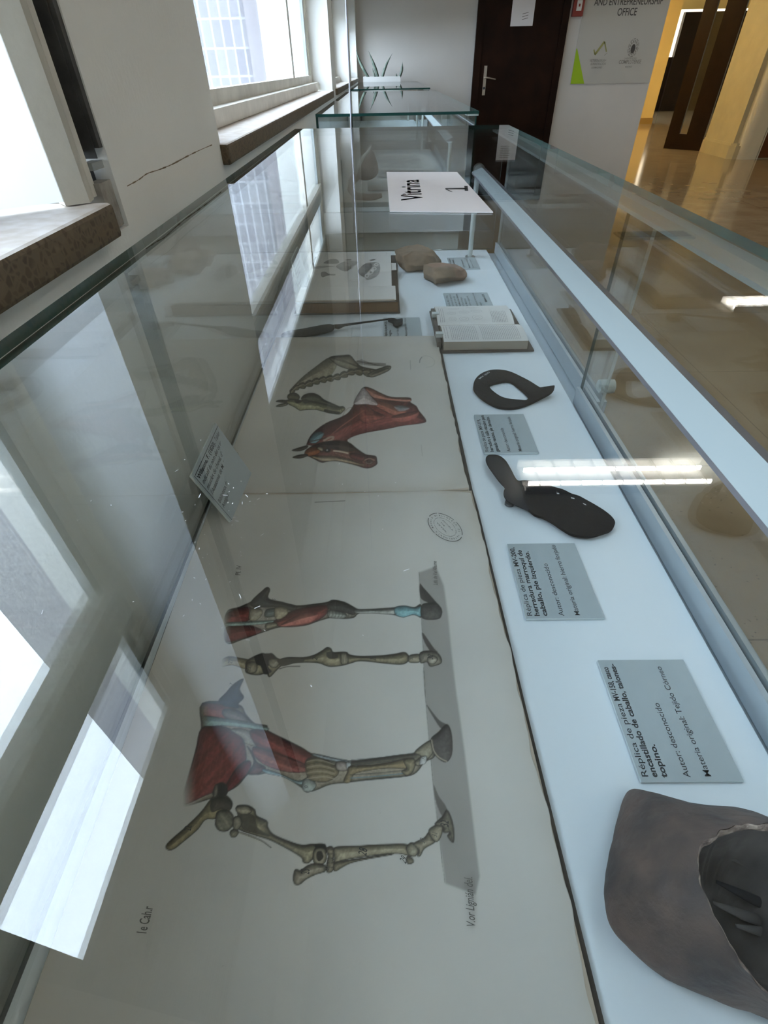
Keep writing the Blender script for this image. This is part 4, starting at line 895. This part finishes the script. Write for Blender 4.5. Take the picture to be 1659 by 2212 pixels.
mo = thing('tongued_shoe', (.21,.50,ZP), 'dark oval horseshoe plate with long narrow tongue, in front of black ring shoe', 'horseshoe')
ml = Zm([(272,855),(280,830),(310,818),(370,822),(410,840),(450,880),(490,950),(515,1000),(545,1038),(600,1036),(680,1045),(780,1070),(860,1095),(930,1115),(1000,1150),(1060,1168),(1120,1200),(1200,1245),(1280,1295),(1340,1345),(1370,1390),(1360,1430),(1330,1465),(1260,1490),(1180,1513),(1100,1515),(1000,1495),(920,1450),(840,1395),(760,1352),(690,1330),(640,1290),(580,1260),(470,1210),(430,1165),(425,1125),(435,1090),(390,1040),(330,960),(290,900)])
MO = outline(ml, -.416, 4)
def rim_plate(poly, z0, z1, m, m2, split):
    b = MB(); b.prism(poly, z0, z1, m); return b
bevel(part(rim_plate(MO, ZP+.004, ZP+.0085, M['iron'], None, 0), 'plate', mo), .0009, 2)
tg = outline(Zm([(277,855),(285,833),(312,822),(368,826),(406,844),(446,884),(486,954),(512,1005),(545,1042),(570,1080),(600,1180),(640,1280),(580,1255),(474,1206),(435,1162),(430,1125),(440,1090),(394,1036),(334,958),(294,900)]), -.4115, 4)
part(MB().prism(tg, ZP+.00855, ZP+.0092, M['irondark']), 'tongue', mo, label='bluish black tongue')
for a, b in (((1001,1166),(1030,1172)),((1104,1215),(1130,1226)),((880,1128),(900,1130)),((600,1212),(614,1214))):
    p, q = [P(*Zm([t])[0], -.4112) for t in (a,b)]; w_ = Vector((0,.0012,0)); hp = MB(); hp.face([p-w_,q-w_,q+w_,p+w_], M['bookpaper']); part(hp, 'nail_hole', mo, label='pale nail hole')
for (u,v) in ((1100,1090),(1250,1130),(1180,1100)): c_ = P(u,v,-.42); ft = MB(); ft.tube([(c_.x,c_.y,ZP+.0003),(c_.x,c_.y,ZP+.0042)], .006, M['gap'], 10); part(ft, 'spacer', mo)

# hoof knife
kn = thing('hoof_knife', (-.08,1.07,ZP), 'black hoof knife with thick handle and hooked tip, lying behind the album', 'tool')
def onz(u,v,h): p = P(u,v,-.42+h); return (p.x,p.y,p.z)
hk = MB().tube([onz(608,727,.008),onz(613,726,.008),(*onz(625,723,.009)[:2],ZP+.0095),onz(650,720,.010),onz(680,715,.0105),onz(700,711,.0105),onz(714,708,.010),onz(720,706,.008)], [.003,.007,.0085,.0098,.0105,.0105,.009,.005], M['ebony'], 20, flat=.85)
part(hk, 'handle', kn, smooth=True)
bd = MB().tube([onz(719,706,.008),onz(724,705,.008),onz(730,706,.008),onz(745,702,.009),onz(790,696,.010),onz(835,690,.011),onz(850,689,.011)], [.004,.006,.007,.0035,.0028,.0022,.003], M['ebony'], 12, flat=.7)
hkk = outline([(838,689),(850,688),(858,691),(869,689),(869,696),(858,699),(850,698),(848,693)], -.407, 3)
bd.prism(hkk, ZP+.007, ZP+.0145, M['ebony']); part(bd, 'blade', kn)
nm = MB(); mark(nm, 'MV-226', (690,703), (716,702), .003, M['pencil'], .0, z=-.3985, shear=0)

# ------------------------------------------------------------------ books
def curved_block(x0, x1, y0, y1, z0, z1, dip, hump, m_side, m_top, flip):
    """text block whose top bends down towards the gutter; flip: gutter at y1 (False) or y0 (True)"""
    b = MB(); n = 20; m = 10; prof = []
    for j in range(n+1):
        t = j/n; g = (1-t) if flip else t
        prof.append((y0+(y1-y0)*t, z1 + hump*math.sin(math.pi*min(g*1.1,1)) - dip*max(0,(g-.72)/.28)**2))
    k = len(b.v)
    for i in range(m+1):
        for (y,z) in prof: b.v.append((x0+(x1-x0)*i/m, y, z))
    q = b.mi(m_top)
    for i in range(m):
        for j in range(n): b.f.append([k+i*(n+1)+j,k+(i+1)*(n+1)+j,k+(i+1)*(n+1)+j+1,k+i*(n+1)+j+1]); b.m.append(q)
    for xx in (x0,x1):
        b.face([(xx,prof[0][0],z0)]+[(xx,y,z) for y,z in prof]+[(xx,prof[-1][0],z0)], m_side)
    b.face([(x0,y0,z0),(x1,y0,z0),(x1,y0,prof[0][1]),(x0,y0,prof[0][1])], m_side); b.face([(x1,y1,z0),(x0,y1,z0),(x0,y1,prof[-1][1]),(x1,y1,prof[-1][1])], m_side)
    b.face([(x0,y1,z0),(x1,y1,z0),(x1,y0,z0),(x0,y0,z0)], m_side)
    def zt(y):
        t = (y-y0)/(y1-y0); g = (1-t) if flip else t
        return z1 + hump*math.sin(math.pi*min(g*1.1,1)) - dip*max(0,(g-.72)/.28)**2
    return b, zt
def ellip(mb, c, ax, ay, zf, m, n=20, a0=0, a1=2*math.pi, w=.0006):
    for i in range(n):
        q = []
        for t, r in ((i,0),(i+1,0),(i+1,w),(i,w)):
            a = a0+(a1-a0)*t/n; x = c[0]+(ax-r)*math.cos(a); y = c[1]+(ay-r)*math.sin(a); q.append((x,y,zf(y)+.0005))
        mb.face(q, m)
bk1 = thing('large_open_book', (-.09,1.37,ZP), 'large open book with tooth engravings and brown fore edge, by the rear glass', 'book')
part(MB().box((-.208,1.146,ZP+.0006),(.031,1.60,ZP+.0038), M['oldboard']).box((-.204,1.1475,ZP+.0038),(.027,1.151,ZP+.0245), M['leather']), 'cover', bk1)
b1, z1f = curved_block(-.203,.022,1.1515,1.268,ZP+.004,ZP+.0285,.007,.003,M['leather'],M['bookpaper'],False); part(b1,'page_block',bk1)
b2, z2f = curved_block(-.192,.014,1.2685,1.555,ZP+.004,ZP+.024,.006,.002,M['fore'],M['bookpaper'],True); part(b2,'page_block',bk1)
lv = MB()
for k in range(5): lv.box((-.203,1.1495-.0006*k,ZP+.0250+.0009*k),(.0225-.001*k,1.156,ZP+.0254+.0009*k), M['bookpaper'] if k%2 else M['fore'])
part(lv, 'loose_leaf', bk1)
cl = MB().box((.0145,1.39,ZP+.022),(.027,1.45,ZP+.0235), M['bookpaper']); part(cl, 'page_marker', bk1, label='white paper tab')
en = MB()
G1 = mat('engraving grey', (.24,.24,.235), .8, col2=(.12,.12,.12), nscale=60); G2 = mat('engraving pale grey', (.40,.40,.39), .8, noise=.35, nscale=80)
def patch(px, m, lvl=-.3945, zf=z2f, n=5, dz=.0006):
    pts = [P(u,v,lvl) for u,v in spline(px,n)]
    en.face([(p.x,p.y,max(zf(min(max(p.y,1.27),1.55)), 0)+dz) for p in pts], m)
Zb = Z(5.184, 560, 520)
patch(Zb([(1100,345),(1130,310),(1180,265),(1240,245),(1330,250),(1355,300),(1340,370),(1290,410),(1210,430),(1180,410),(1130,385)]), G2)
patch(Zb([(1105,345),(1140,300),(1190,262),(1250,262),(1262,300),(1220,350),(1180,400),(1130,385)]), G1, dz=.0009)
for (cx_,cy_,r1,r2) in ((1205,395,26,22),(1250,360,28,22),(1290,320,26,22),(1310,275,26,20)):
    patch(Zb([(cx_-r1,cy_),(cx_,cy_-r2),(cx_+r1,cy_),(cx_,cy_+r2)]), M['bookpaper'], dz=.0012); patch(Zb([(cx_-r1*.5,cy_),(cx_,cy_-r2*.5),(cx_+r1*.5,cy_),(cx_,cy_+r2*.5)]), G2, dz=.0015)
patch(Zb([(860,290),(930,245),(1000,232),(1060,235),(1020,260),(1035,290),(1020,320),(980,345),(930,340),(890,320)]), G1)
patch(Zb([(1000,240),(1090,235),(1100,260),(1040,285)]), G2, dz=.0009)
for k in range(4): patch(Zb([(960+k*22,250),(985+k*22,240),(975+k*20,300),(965+k*20,330)]), G2, dz=.0010)
patch(Zb([(720,255),(790,212),(850,208),(885,222),(890,255),(820,262)]), G1)
patch(Zb([(620,300),(680,285),(760,285),(845,296),(760,302),(680,315),(625,318)]), G2)
patch(Zb([(690,380),(700,355),(740,350),(780,372),(850,378),(840,390),(770,390),(710,408)]), G1)
patch(Zb([(960,222),(1000,208),(1030,212),(1020,225)]), M['brownink']); patch(Zb([(1235,218),(1290,212),(1300,218),(1240,224)]), M['brownink'])
xr = .006
en.face([(xr,1.275,z2f(1.275)+.0006),(xr+.0006,1.275,z2f(1.275)+.0006),(xr-.003,1.545,z2f(1.545)+.0006),(xr-.0036,1.545,z2f(1.545)+.0006)], M['brownink'])
part(en, 'engraving', bk1, label='grey tooth engravings')

bk2 = thing('small_open_book', (.19,1.01,ZP), 'small open book of dense print with worn brown boards, near the front glass', 'book')
xfb = Matrix.Translation((.105,.935,ZP)) @ Matrix.Rotation(math.radians(1.0), 4, 'Z')
part(MB().box((-.004,-.004,.0006),(.180,.215,.004), M['oldboard'], xf=xfb), 'cover', bk2)
c1, y1f = curved_block(.110,.272,.938,1.030,ZP+.0045,ZP+.021,.004,.004,M['fore'],M['bookpaper'],False); part(c1,'page_block',bk2)
c2_, y2f = curved_block(.106,.264,1.031,1.128,ZP+.0045,ZP+.021,.004,.004,M['fore'],M['bookpaper'],True); part(c2_,'page_block',bk2)
part(MB().box((.098,.945,ZP+.0042),(.1055,1.125,ZP+.018), M['oldboard']), 'spine', bk2)
for y in (.965, 1.07): part(MB().box((.0965,y,ZP+.0185),(.111,y+.012,ZP+.0262), M['tape']), 'holding_strap', bk2, label='white holding strap')
pr = MB()
def print_lines(x0, x1, y0, y1, zf, nl, gap_mid):
    for i in range(nl):
        x = x0+(x1-x0)*i/(nl-1)
        for (a, b) in ((y0, y1-.004*random.random()),):
            y = a
            while y < b:
                L = random.uniform(.004,.013); e = min(y+L, b)
                pr.face([(x,y,zf(y)+.0005),(x,e,zf(e)+.0005),(x+.0011,e,zf(e)+.0005),(x+.0011,y,zf(y)+.0005)][::-1], M['printgrey']); y = e+random.uniform(.0012,.0025)
M['printgrey'] = mat('small print', (.30,.30,.31), .8)
print_lines(.126,.176,.944,1.016,y1f,15,0); print_lines(.186,.258,.944,1.016,y1f,21,0); print_lines(.220,.250,1.038,1.085,y2f,10,0); print_lines(.114,.119,.950,1.010,y1f,2,0); print_lines(.112,.120,1.04,1.11,y2f,3,0)
for cx_, cy_, a_, b_2 in ((.138,1.05,.008,.007),(.138,1.075,.009,.007),(.162,1.05,.010,.008),(.165,1.08,.011,.008),(.19,1.055,.011,.009),(.192,1.085,.012,.008),(.145,1.102,.012,.006),(.185,1.108,.012,.006)):
    ellip(pr, (cx_,cy_), a_, b_2, y2f, M['printgrey'], 16); ellip(pr, (cx_,cy_), a_*.55, b_2*.5, y2f, M['printgrey'], 12)
for x in (.126,.151,.176,.208): pr.face([(x,1.036,y2f(1.036)+.0005),(x,1.115,y2f(1.115)+.0005),(x+.0005,1.115,y2f(1.115)+.0005),(x+.0005,1.036,y2f(1.036)+.0005)][::-1], M['printgrey'])
part(pr, 'printing', bk2)

# ------------------------------------------------------------------ fossils / hoof
def loft(name, root, rings, mats_, noise=0., sub=1, closed_bottom=True, seed=0, cap=True, smooth=True, capmat=None, crease=0., disp=0.):
    """rings: list of equal-length lists of 3D points"""
    b = MB(); n = len(rings[0]); r = random.Random(seed)
    for R in rings:
        for p in R: b.v.append((p[0]+r.uniform(-noise,noise), p[1]+r.uniform(-noise,noise), p[2]+r.uniform(-noise,noise)*.5))
    for k in range(len(rings)-1):
        q = b.mi(mats_[min(k,len(mats_)-1)])
        for i in range(n):
            j = (i+1)%n; b.f.append([k*n+i,k*n+j,(k+1)*n+j,(k+1)*n+i]); b.m.append(q)
    if closed_bottom: b.f.append(list(range(n))[::-1]); b.m.append(b.mi(mats_[0]))
    if cap: b.f.append([(len(rings)-1)*n+i for i in range(n)]); b.m.append(b.mi(capmat or mats_[-1]))
    o = part(b, name, root, smooth)
    bm = bmesh.new(); bm.from_mesh(o.data); bmesh.ops.recalc_face_normals(bm, faces=bm.faces[:]); bm.to_mesh(o.data); bm.free()
    if crease:
        at = o.data.attributes.new('crease_edge','FLOAT','EDGE'); at.data.foreach_set('value', [crease]*len(o.data.edges))
    if sub:
        m = o.modifiers.new('sub','SUBSURF'); m.levels = sub; m.render_levels = sub
    if disp:
        t_ = bpy.data.textures.new('clouds','CLOUDS'); t_.noise_scale = .02; dm = o.modifiers.new('disp','DISPLACE'); dm.texture = t_; dm.strength = disp; dm.mid_level = .5
    return o
Zf = Z(4.88, 820, 480)
def rg(px, z): return [tuple(P(*Zf([p])[0], z)) for p in px]
foA = thing('fossil_bone', (.10,1.55,ZP), 'larger brown angular fossil bone behind the other, touching the book corner', 'fossil', 'pair of fossil bones')
def rgz(px): return [tuple(P(*Zf([p[:2]])[0], p[2])) for p in px]
baseA = [(205,480),(295,545),(380,520),(460,515),(560,480),(650,440),(560,400),(400,390),(230,420)]
midA = [(168,400,-.405),(258,450,-.402),(370,470,-.403),(470,470,-.404),(600,450,-.408),(645,415,-.410),(565,320,-.402),(420,300,-.400),(180,340,-.402)]
topA = [(155,300,-.396),(250,372,-.384),(330,345,-.384),(450,350,-.382),(570,370,-.388),(600,345,-.394),(505,268,-.386),(405,240,-.386),(270,262,-.392)]
capA = [(200,310,-.397),(268,362,-.383),(350,310,-.380),(450,300,-.376),(530,320,-.380),(550,310,-.384),(490,275,-.383),(400,248,-.384),(290,275,-.394)]
loft('bone', foA, [rg(baseA,-.4195),rgz(midA),rgz(topA),rgz(capA)], [M['bone']], .0012, 3, seed=2, crease=.62, disp=.005)
foA.location.z += .0022
foB = thing('fossil_bone', (.155,1.41,ZP), 'smaller brown fossil bone with rounded reddish end, nearer the front glass', 'fossil', 'pair of fossil bones')
baseB = [(462,600),(530,632),(590,668),(740,637),(800,628),(880,620),(925,580),(860,560),(640,560),(480,580)]
midB = [(456,540,-.405),(528,585,-.403),(585,620,-.403),(740,590,-.402),(810,590,-.404),(890,590,-.408),(930,555,-.410),(850,490,-.404),(640,470,-.402),(470,490,-.402)]
topB = [(455,452,-.389),(525,480,-.388),(572,505,-.387),(700,490,-.386),(780,500,-.388),(860,520,-.392),(905,510,-.396),(790,450,-.390),(650,432,-.387),(540,436,-.387)]
capB = [(480,455,-.3885),(535,472,-.387),(580,490,-.386),(690,470,-.383),(760,475,-.384),(830,495,-.388),(850,490,-.390),(770,458,-.387),(650,442,-.385),(550,445,-.386)]
fb_ = loft('bone', foB, [rg(baseB,-.4195),rgz(midB),rgz(topB),rgz(capB)], [M['bone']], .0010, 3, seed=5, crease=.62, disp=.004)
fb_.data.materials.append(M['bonepink'])
for pl in fb_.data.polygons:
    if any(fb_.data.vertices[i].co.x + .155 > .178 for i in pl.vertices) : pl.material_index = 1

foB.location.z += .0018
hf = thing('hoof_capsule', (.22,.09,ZP), 'hollow brown horse hoof with chipped pale rim and dark grooved inside', 'hoof')
base_px = [(1352,1712),(1400,1735),(1490,1760),(1560,1765),(1659,1790),(1780,1850),(1850,1980),(1850,2120),(1760,2240),(1680,2215),(1600,2178),(1520,2150),(1430,2100),(1360,2030),(1318,1960),(1310,1890),(1335,1790)]
sil_px = [(1352,1702),(1400,1708),(1490,1733),(1560,1739),(1659,1768),(1790,1830),(1870,1980),(1860,2130),(1760,2262),(1660,2205),(1620,2190),(1540,2165),(1440,2125),(1352,2060),(1303,2000),(1297,1900),(1325,1770)]
rim_px = [(1545,1806),(1560,1793),(1600,1782),(1640,1780),(1690,1790),(1760,1850),(1800,1960),(1800,2060),(1760,2160),(1690,2170),(1640,2125),(1600,2075),(1568,2020),(1535,1960),(1512,1900),(1508,1865),(1513,1826)]
def R3(px, z, n=3): return [tuple(P(u,v,z)) for u,v in spline(px, n)]
rb = R3(base_px,-.4195); rs1 = R3(sil_px,-.409); rr = R3(rim_px,-.352)
def lerp(a,b,t,dz=0): return [tuple(Vector(p)*(1-t)+Vector(q)*t+Vector((0,0,dz))) for p,q in zip(a,b)]
rr_j = [(p[0]+random.uniform(-.0012,.0012), p[1]+random.uniform(-.0012,.0012), p[2]+random.uniform(-.0015,.0015)) for p in rr]
wall = [rb, rs1, lerp(rs1,rr,.22,.004), lerp(rs1,rr,.45,.005), lerp(rs1,rr,.70,.004), lerp(rs1,rr,.9,.002), rr_j]
loft('hoof_wall', hf, wall, [M['hoofout']], 0, 2, True, 3, cap=False, disp=.0022)
cH = Vector((sum(p[0] for p in rr)/len(rr), sum(p[1] for p in rr)/len(rr), 0))
def inset(R, k, z, groove=0):
    out = []
    for i,p in enumerate(R):
        g = 1+groove*math.sin(i*2.1); q = Vector((p[0],p[1],0)); q = cH+(q-cH)*k*g; out.append((q.x,q.y,z))
    return out
ri2 = [tuple(Vector(p)+(cH-Vector((p[0],p[1],0)))*.045+Vector((0,0,-.0012))) for p in rr_j]
ri2 = [(p[0],p[1],p[2]) for p in ri2]
loft('chipped_rim', hf, [rr_j, ri2, inset(rr,.94,H-.357)], [M['hoofrim']], .0006, 1, False, 4, cap=False, smooth=False)
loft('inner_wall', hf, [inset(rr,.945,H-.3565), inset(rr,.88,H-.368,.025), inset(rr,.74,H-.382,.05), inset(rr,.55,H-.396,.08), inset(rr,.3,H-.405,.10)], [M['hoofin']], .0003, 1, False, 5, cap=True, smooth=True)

def hz(u, v, z): p = P(u, v, z-.006); return (p.x, p.y, p.z)
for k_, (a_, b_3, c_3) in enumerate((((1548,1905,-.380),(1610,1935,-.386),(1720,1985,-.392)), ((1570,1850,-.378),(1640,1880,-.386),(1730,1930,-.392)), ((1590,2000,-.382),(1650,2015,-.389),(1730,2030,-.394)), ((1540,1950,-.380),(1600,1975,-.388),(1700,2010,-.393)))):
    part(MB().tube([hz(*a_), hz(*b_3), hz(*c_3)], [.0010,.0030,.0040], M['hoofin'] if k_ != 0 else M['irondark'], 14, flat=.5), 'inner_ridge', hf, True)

# ------------------------------------------------------------------ sheet on the glass
vs_ = [P(835,373,-.1215),P(987,373,-.1215),P(1065,460,-.1215),P(842,458,-.1215)]
sp = MB(); z0 = ZG+.0006
poly = [(p.x,p.y) for p in vs_]; sp.prism(poly, z0, z0+.0009, M['paper'])
VI = M['ink']; zz = -.1205
def sheet_text(s, a, b, capm, bold):
    A_ = P(*a,-.1205); B2 = P(*b,-.1205); d = B2-A_; L = d.length; d.normalize(); up = Vector((-1,0,0))
    add_text(sp, s, A_, d, up, L, capm, VI, bold)
aa = P(924,433,-.1205); bb = P(874,433,-.1205)
sheet_text('Vitrina', (912,432), (904,388), abs(aa.x-bb.x)*.92, .018)
a1 = P(1014,412,-.1205); 
def quad(px): sp.face([P(u,v,-.1203) for u,v in px], VI)
quad([(962,409),(962,406.3),(1008,405.6),(1008,408.6)]); quad([(962,409),(966,409),(978,414),(974,414)]); quad([(1004,412),(1003,401.5),(1010,401.5),(1011.5,412)])
tag(sp.build('paper_sheet'), 'white paper sheet reading Vitrina 1 on top of the glass case', 'sign')

# specks of dust and scratches on the glass: uncountable
ds = MB(); rr2 = random.Random(5)
for k in range(90):
    if k < 60: u = rr2.gauss(470,60); v = rr2.gauss(1120,110)
    else: u = rr2.uniform(80,900); v = rr2.uniform(700,1500)
    p = P(u,v,-.1218); s_ = rr2.uniform(.00012,.0003); a = rr2.uniform(0,3.14); L = s_*rr2.choice((1,1,1.5,4))
    d = Vector((math.cos(a),math.sin(a),0)); e = Vector((-d.y,d.x,0)); zz_ = ZG+.0004
    if not (XL < p.x < XR): continue
    q = [p+d*L+e*s_*.4, p-d*L+e*s_*.4, p-d*L-e*s_*.4, p+d*L-e*s_*.4]; ds.face([(w.x,w.y,zz_) for w in q][::1], M['dust'])
tag(ds.build('glass_dust'), 'white dust specks and scratches on the near case top', 'dust', kind='stuff')

# ------------------------------------------------------------------ inside the second case
tr = thing('specimen_tray', (-.05,2.6,ZP), 'white board with grey front edge under the specimen in second case', 'board')
part(MB().box((-.175,2.31,ZP+.0005),(.10,2.88,ZP+.006), M['bookpaper']).box((-.175,2.295,ZP+.0005),(.10,2.3095,ZP+.016), M['framegrey']), 'board', tr)
spn = thing('animal_specimen', (-.08,2.5,ZP+.006), 'dried brown triangular animal specimen with pale ridge in second case', 'specimen')
def rY(px, Y): return [tuple(PY(u,v,Y)) for u,v in px]
f_ = [(803,322),(812,345),(820,372),(815,388),(795,398),(775,396),(766,382),(772,358),(785,340)]
loft('body', spn, [rY([(795+(u-795)*.55, 370+(v-370)*.55) for u,v in f_],2.52), rY(f_,2.49), rY([(795+(u-795)*1.02, 370+(v-370)*1.02) for u,v in f_],2.46), rY([(795+(u-795)*.6, 372+(v-372)*.6) for u,v in f_],2.43)], [M['specimen']], .001, 1, seed=3)
rdg = MB().tube([PY(803,321,2.455),PY(795,335,2.45),PY(784,348,2.445),PY(776,362,2.44),PY(770,378,2.44),PY(768,388,2.44)], [.002,.006,.008,.008,.006,.003], M['specwhite'], 10)
part(rdg, 'ridge', spn, True, 'pale ridge')
lg = MB().tube([PY(770,385,2.47),PY(760,400,2.46),PY(757,415,2.44),(PY(768,430,2.42)),PY(795,434,2.40),PY(825,428,2.40)], [.018,.015,.013,.015,.015,.008], M['specimen'], 12)
part(lg, 'foot', spn, True)
spn.location.z += .010
rl = MB().tube([(-.075,2.60,ZP+.030),(.09,2.60,ZP+.030)], .023, M['bookpaper'], 20)
tag(rl.build('paper_roll'), 'white paper roll lying behind the brown specimen in second case', 'paper roll')
sn = MB(); A_, B3, C3, D3 = PY(808,366,2.95),PY(945,368,2.95),PY(920,333,3.22),PY(806,335,3.22)
sn.face([A_,B3,C3,D3], M['bookpaper']); sn.face([p-Vector((0,-.004,.004)) for p in (D3,C3,B3,A_)], M['bookpaper'])
U1 = lambda a,b: A_*(1-a)*(1-b)+B3*a*(1-b)+C3*a*b+D3*(1-a)*b+Vector((0,-.0006,.0008))
sn.face([U1(.08,.12),U1(.80,.12),U1(.85,.9),U1(.08,.9)], M['photo'])
o = sn.build('printed_panel'); tag(o, 'propped white panel with a grey photographic print in second case', 'print')
st_ = MB().box((-.03,2.97,ZP+.0065),(.24,2.99,ZP+.018), M['leg'])
part_root = o
st_.build('prop', o)

# ------------------------------------------------------------------ beyond the cases
cb = MB().tube([(-.108,1.93,H-.43),(-.100,1.93,H-.1),(-.0975,1.93,1.9),(-.0975,1.93,2.99)], .0022, M['cable'], 8)
tag(cb.build('hanging_cord'), 'thin grey cord hanging vertically between first and second display cases', 'cord')
pt = thing('leaf_planter', (-.02,6.78,0), 'tall white planter with pointed grey green leaves against the back wall', 'plant')
part(MB().box((-.205,6.68,0),(.17,6.96,H-.10), M['pot']).box((-.205,6.68,H-.10),(.17,6.70,H-.085), M['pot']).box((-.205,6.94,H-.10),(.17,6.96,H-.085), M['pot']).box((-.205,6.70,H-.10),(-.19,6.94,H-.085), M['pot']).box((.155,6.70,H-.10),(.17,6.94,H-.085), M['pot']), 'planter', pt)
part(MB().box((-.188,6.702,H-.0998),(.153,6.938,H-.092), M['soil']), 'soil', pt)
def leaf(bx, by, tx_, ty_, w, c):
    b = MB(); n = 9; k = 0; A0 = PY(bx,by,6.8); A1 = PY(tx_,ty_,6.8); A0.z = H-.095
    for i in range(n+1):
        t = i/n; p = A0*(1-t)+A1*t; p.x += c*math.sin(math.pi*t)*.5; ww = w*(math.sin(math.pi*min(.25+t*.75,1))**.7)*(1-t**4)+.0005
        b.v += [(p.x-ww,p.y,p.z),(p.x,p.y+.006,p.z),(p.x+ww,p.y,p.z),(p.x,p.y-.004,p.z)]
    q = b.mi(M['plant'])
    for i in range(n):
        for j in range(4): b.f.append([i*4+j,i*4+(j+1)%4,(i+1)*4+(j+1)%4,(i+1)*4+j]); b.m.append(q)
    part(b, 'leaf', pt, True)
for l in [(797,178,769,108,.016,-.03),(817,178,796,110,.017,.01),(826,178,848,115,.015,-.03),(811,178,804,147,.009,0),(863,178,869,133,.014,.02),(857,178,856,158,.008,0)]: leaf(*l)

sg = thing('office_sign', (2.0,7.09,H-.185), 'pale office sign board with lime triangle beside the dark door', 'sign')
part(MB().box((2.005,7.088,H-.185),(2.852,7.0985,H+.75), M['signpanel']), 'board', sg)
gm = MB(); yq = 7.0868
gm.face([(2.008,yq,H-.182),tuple(PY(1262,181,yq)),tuple(PY(1247,105,yq)),tuple(PY(1245,105,yq))], M['green']); part(gm, 'green_triangle', sg, label='lime green triangle')
lt = MB(); dX = Vector((1,0,0)); dZ = Vector((0,0,1))
def st3(s, a, b, cap, m=M['signink'], bold=.01):
    A_ = PY(*a,yq-.0004); B2 = PY(*b,yq-.0004); add_text(lt, s, A_, dX, dZ, B2.x-A_.x, cap, m, bold)
st3('AND ENTREPRENEURSHIP', (1283,12), (1431,8), .048); st3('OFFICE', (1332,34), (1374,33), .055)
st3('VETERINARIA+', (1273,134), (1309,133), .022, M['signfaint']); st3('& INNOVACIÓN', (1275,141), (1308,140), .02, M['signfaint']); st3('DE MADRID', (1277,148), (1300,147), .014, M['signfaint'])
st3('UNIVERSIDAD', (1348,128), (1375,127), .014, M['signfaint']); st3('COMPLUTENSE', (1336,138), (1384,137), .03, M['signfaint'], .02); st3('MADRID', (1350,146), (1365,145), .012, M['signfaint'])
def bar(a, b, w, m):
    A_ = PY(*a,yq-.0004); B2 = PY(*b,yq-.0004); n_ = (B2-A_).normalized().cross(Vector((0,1,0)))*w; lt.face([A_-n_,B2-n_,B2+n_,A_+n_], m)
bar((1285,118),(1306,90),.010,M['signolive']); bar((1306,90),(1310,112),.006,M['signolive']); bar((1283,107),(1285,118),.006,M['signolive']); bar((1305,120),(1312,114),.002,M['signfaint'])
cc = PY(1368,103,yq-.0004)
ring(lt, cc, dX*.055, dZ*.072, .12, M['signfaint'], 40, tuple(range(0,40,4))); ring(lt, cc, dX*.045, dZ*.058, .35, M['signfaint'], 40, tuple(range(1,40,3)))
lt.face([cc+Vector((.022*math.cos(t),-.0002,.036*math.sin(t)-.008)) for t in [i*math.pi/8 for i in range(16)]], M['signink'])
part(lt, 'lettering', sg)

fa = thing('fire_alarm', (1.97,7.09,H+.32), 'red fire alarm call point between dark door and office sign', 'alarm')
bevel(part(MB().box((1.895,7.05,H+.335),(2.0,7.098,H+.50), M['red']), 'housing', fa), .004)
part(MB().box((1.925,7.047,H+.375),(1.975,7.0495,H+.45), M['pot']).box((1.942,7.045,H+.405),(1.958,7.0469,H+.425), M['red']), 'press_plate', fa, label='pale press plate with red dot')

# ------------------------------------------------------------------ ceiling lights
def fixture(name, loc, tube_m, label, lit=True, L=1.16, dy=.145):
    t = thing(name, loc, label, 'ceiling light', 'fluorescent ceiling lights')
    x,y,z = loc
    part(MB().box((x-L/2-.03,y-dy,z-.012),(x+L/2+.03,y+dy,z-.0005), M['lampbody']).box((x-L/2-.03,y-dy,z-.07),(x+L/2+.03,y-dy+.012,z-.012), M['lampbody']).box((x-L/2-.03,y+dy-.012,z-.07),(x+L/2+.03,y+dy,z-.012), M['lampbody']), 'housing', t)
    for s in (-1,1):
        part(MB().tube([(x-L/2,y+s*.072,z-.04),(x+L/2,y+s*.072,z-.04)], .008, tube_m, 12), 'tube', t)
    lv_ = MB()
    for k in range(9): xx = x-L/2+.06+k*(L-.12)/8; lv_.box((xx-.003,y-dy+.013,z-.072),(xx+.003,y+dy-.013,z-.054), M['louvre'])
    part(lv_, 'louvre', t); return t
fixture('ceiling_light', (1.475,2.592,3.0), M['tube'], 'lit twin tube ceiling light over the front of the near display case')
fixture('ceiling_light', (4.35,5.62,3.0), M['tube'], 'lit twin tube ceiling light over the hall floor to the right')
for (x_, y_, l_) in ((4.35,2.592,'over the hall right of the near display case'), (1.475,-.9,'behind the viewer near the windows'), (4.35,-.9,'behind the viewer over the open hall')):
    fixture('ceiling_light', (x_,y_,3.0), M['tube'], 'added twin tube fill light '+l_)  # unseen fill lights, added to brighten the interior
vt = MB().box((3.6,8.45,2.97),(4.7,8.85,2.9995), M['lampbody']).box((3.64,8.49,2.965),(4.66,8.81,2.9699), M['fan'])
tag(vt.build('ceiling_vent'), 'dark slotted vent in the ceiling beyond the hall', 'vent')
fixture('ceiling_light', (3.45,10.6,3.0), M['warmfill'], 'added warm twin tube fill light at the near end of yellow corridor')  # warm fill lights added out of sight to light the corridor
fixture('ceiling_light', (4.6,14.2,3.0), M['warmfill'], 'added warm twin tube fill light by the yellow wall')
fixture('ceiling_light', (8.0,12.6,3.0), M['warmfill'], 'added warm twin tube fill light at the far end of corridor')
# sky portals at the window openings
for (y0,y1) in wins: area('sky_portal', (XF-.12,(y0+y1)/2,(ZS+ZT)/2), (ZT-ZS,y1-y0), 1, (1,1,1), (0,math.radians(-90),0), portal=True)
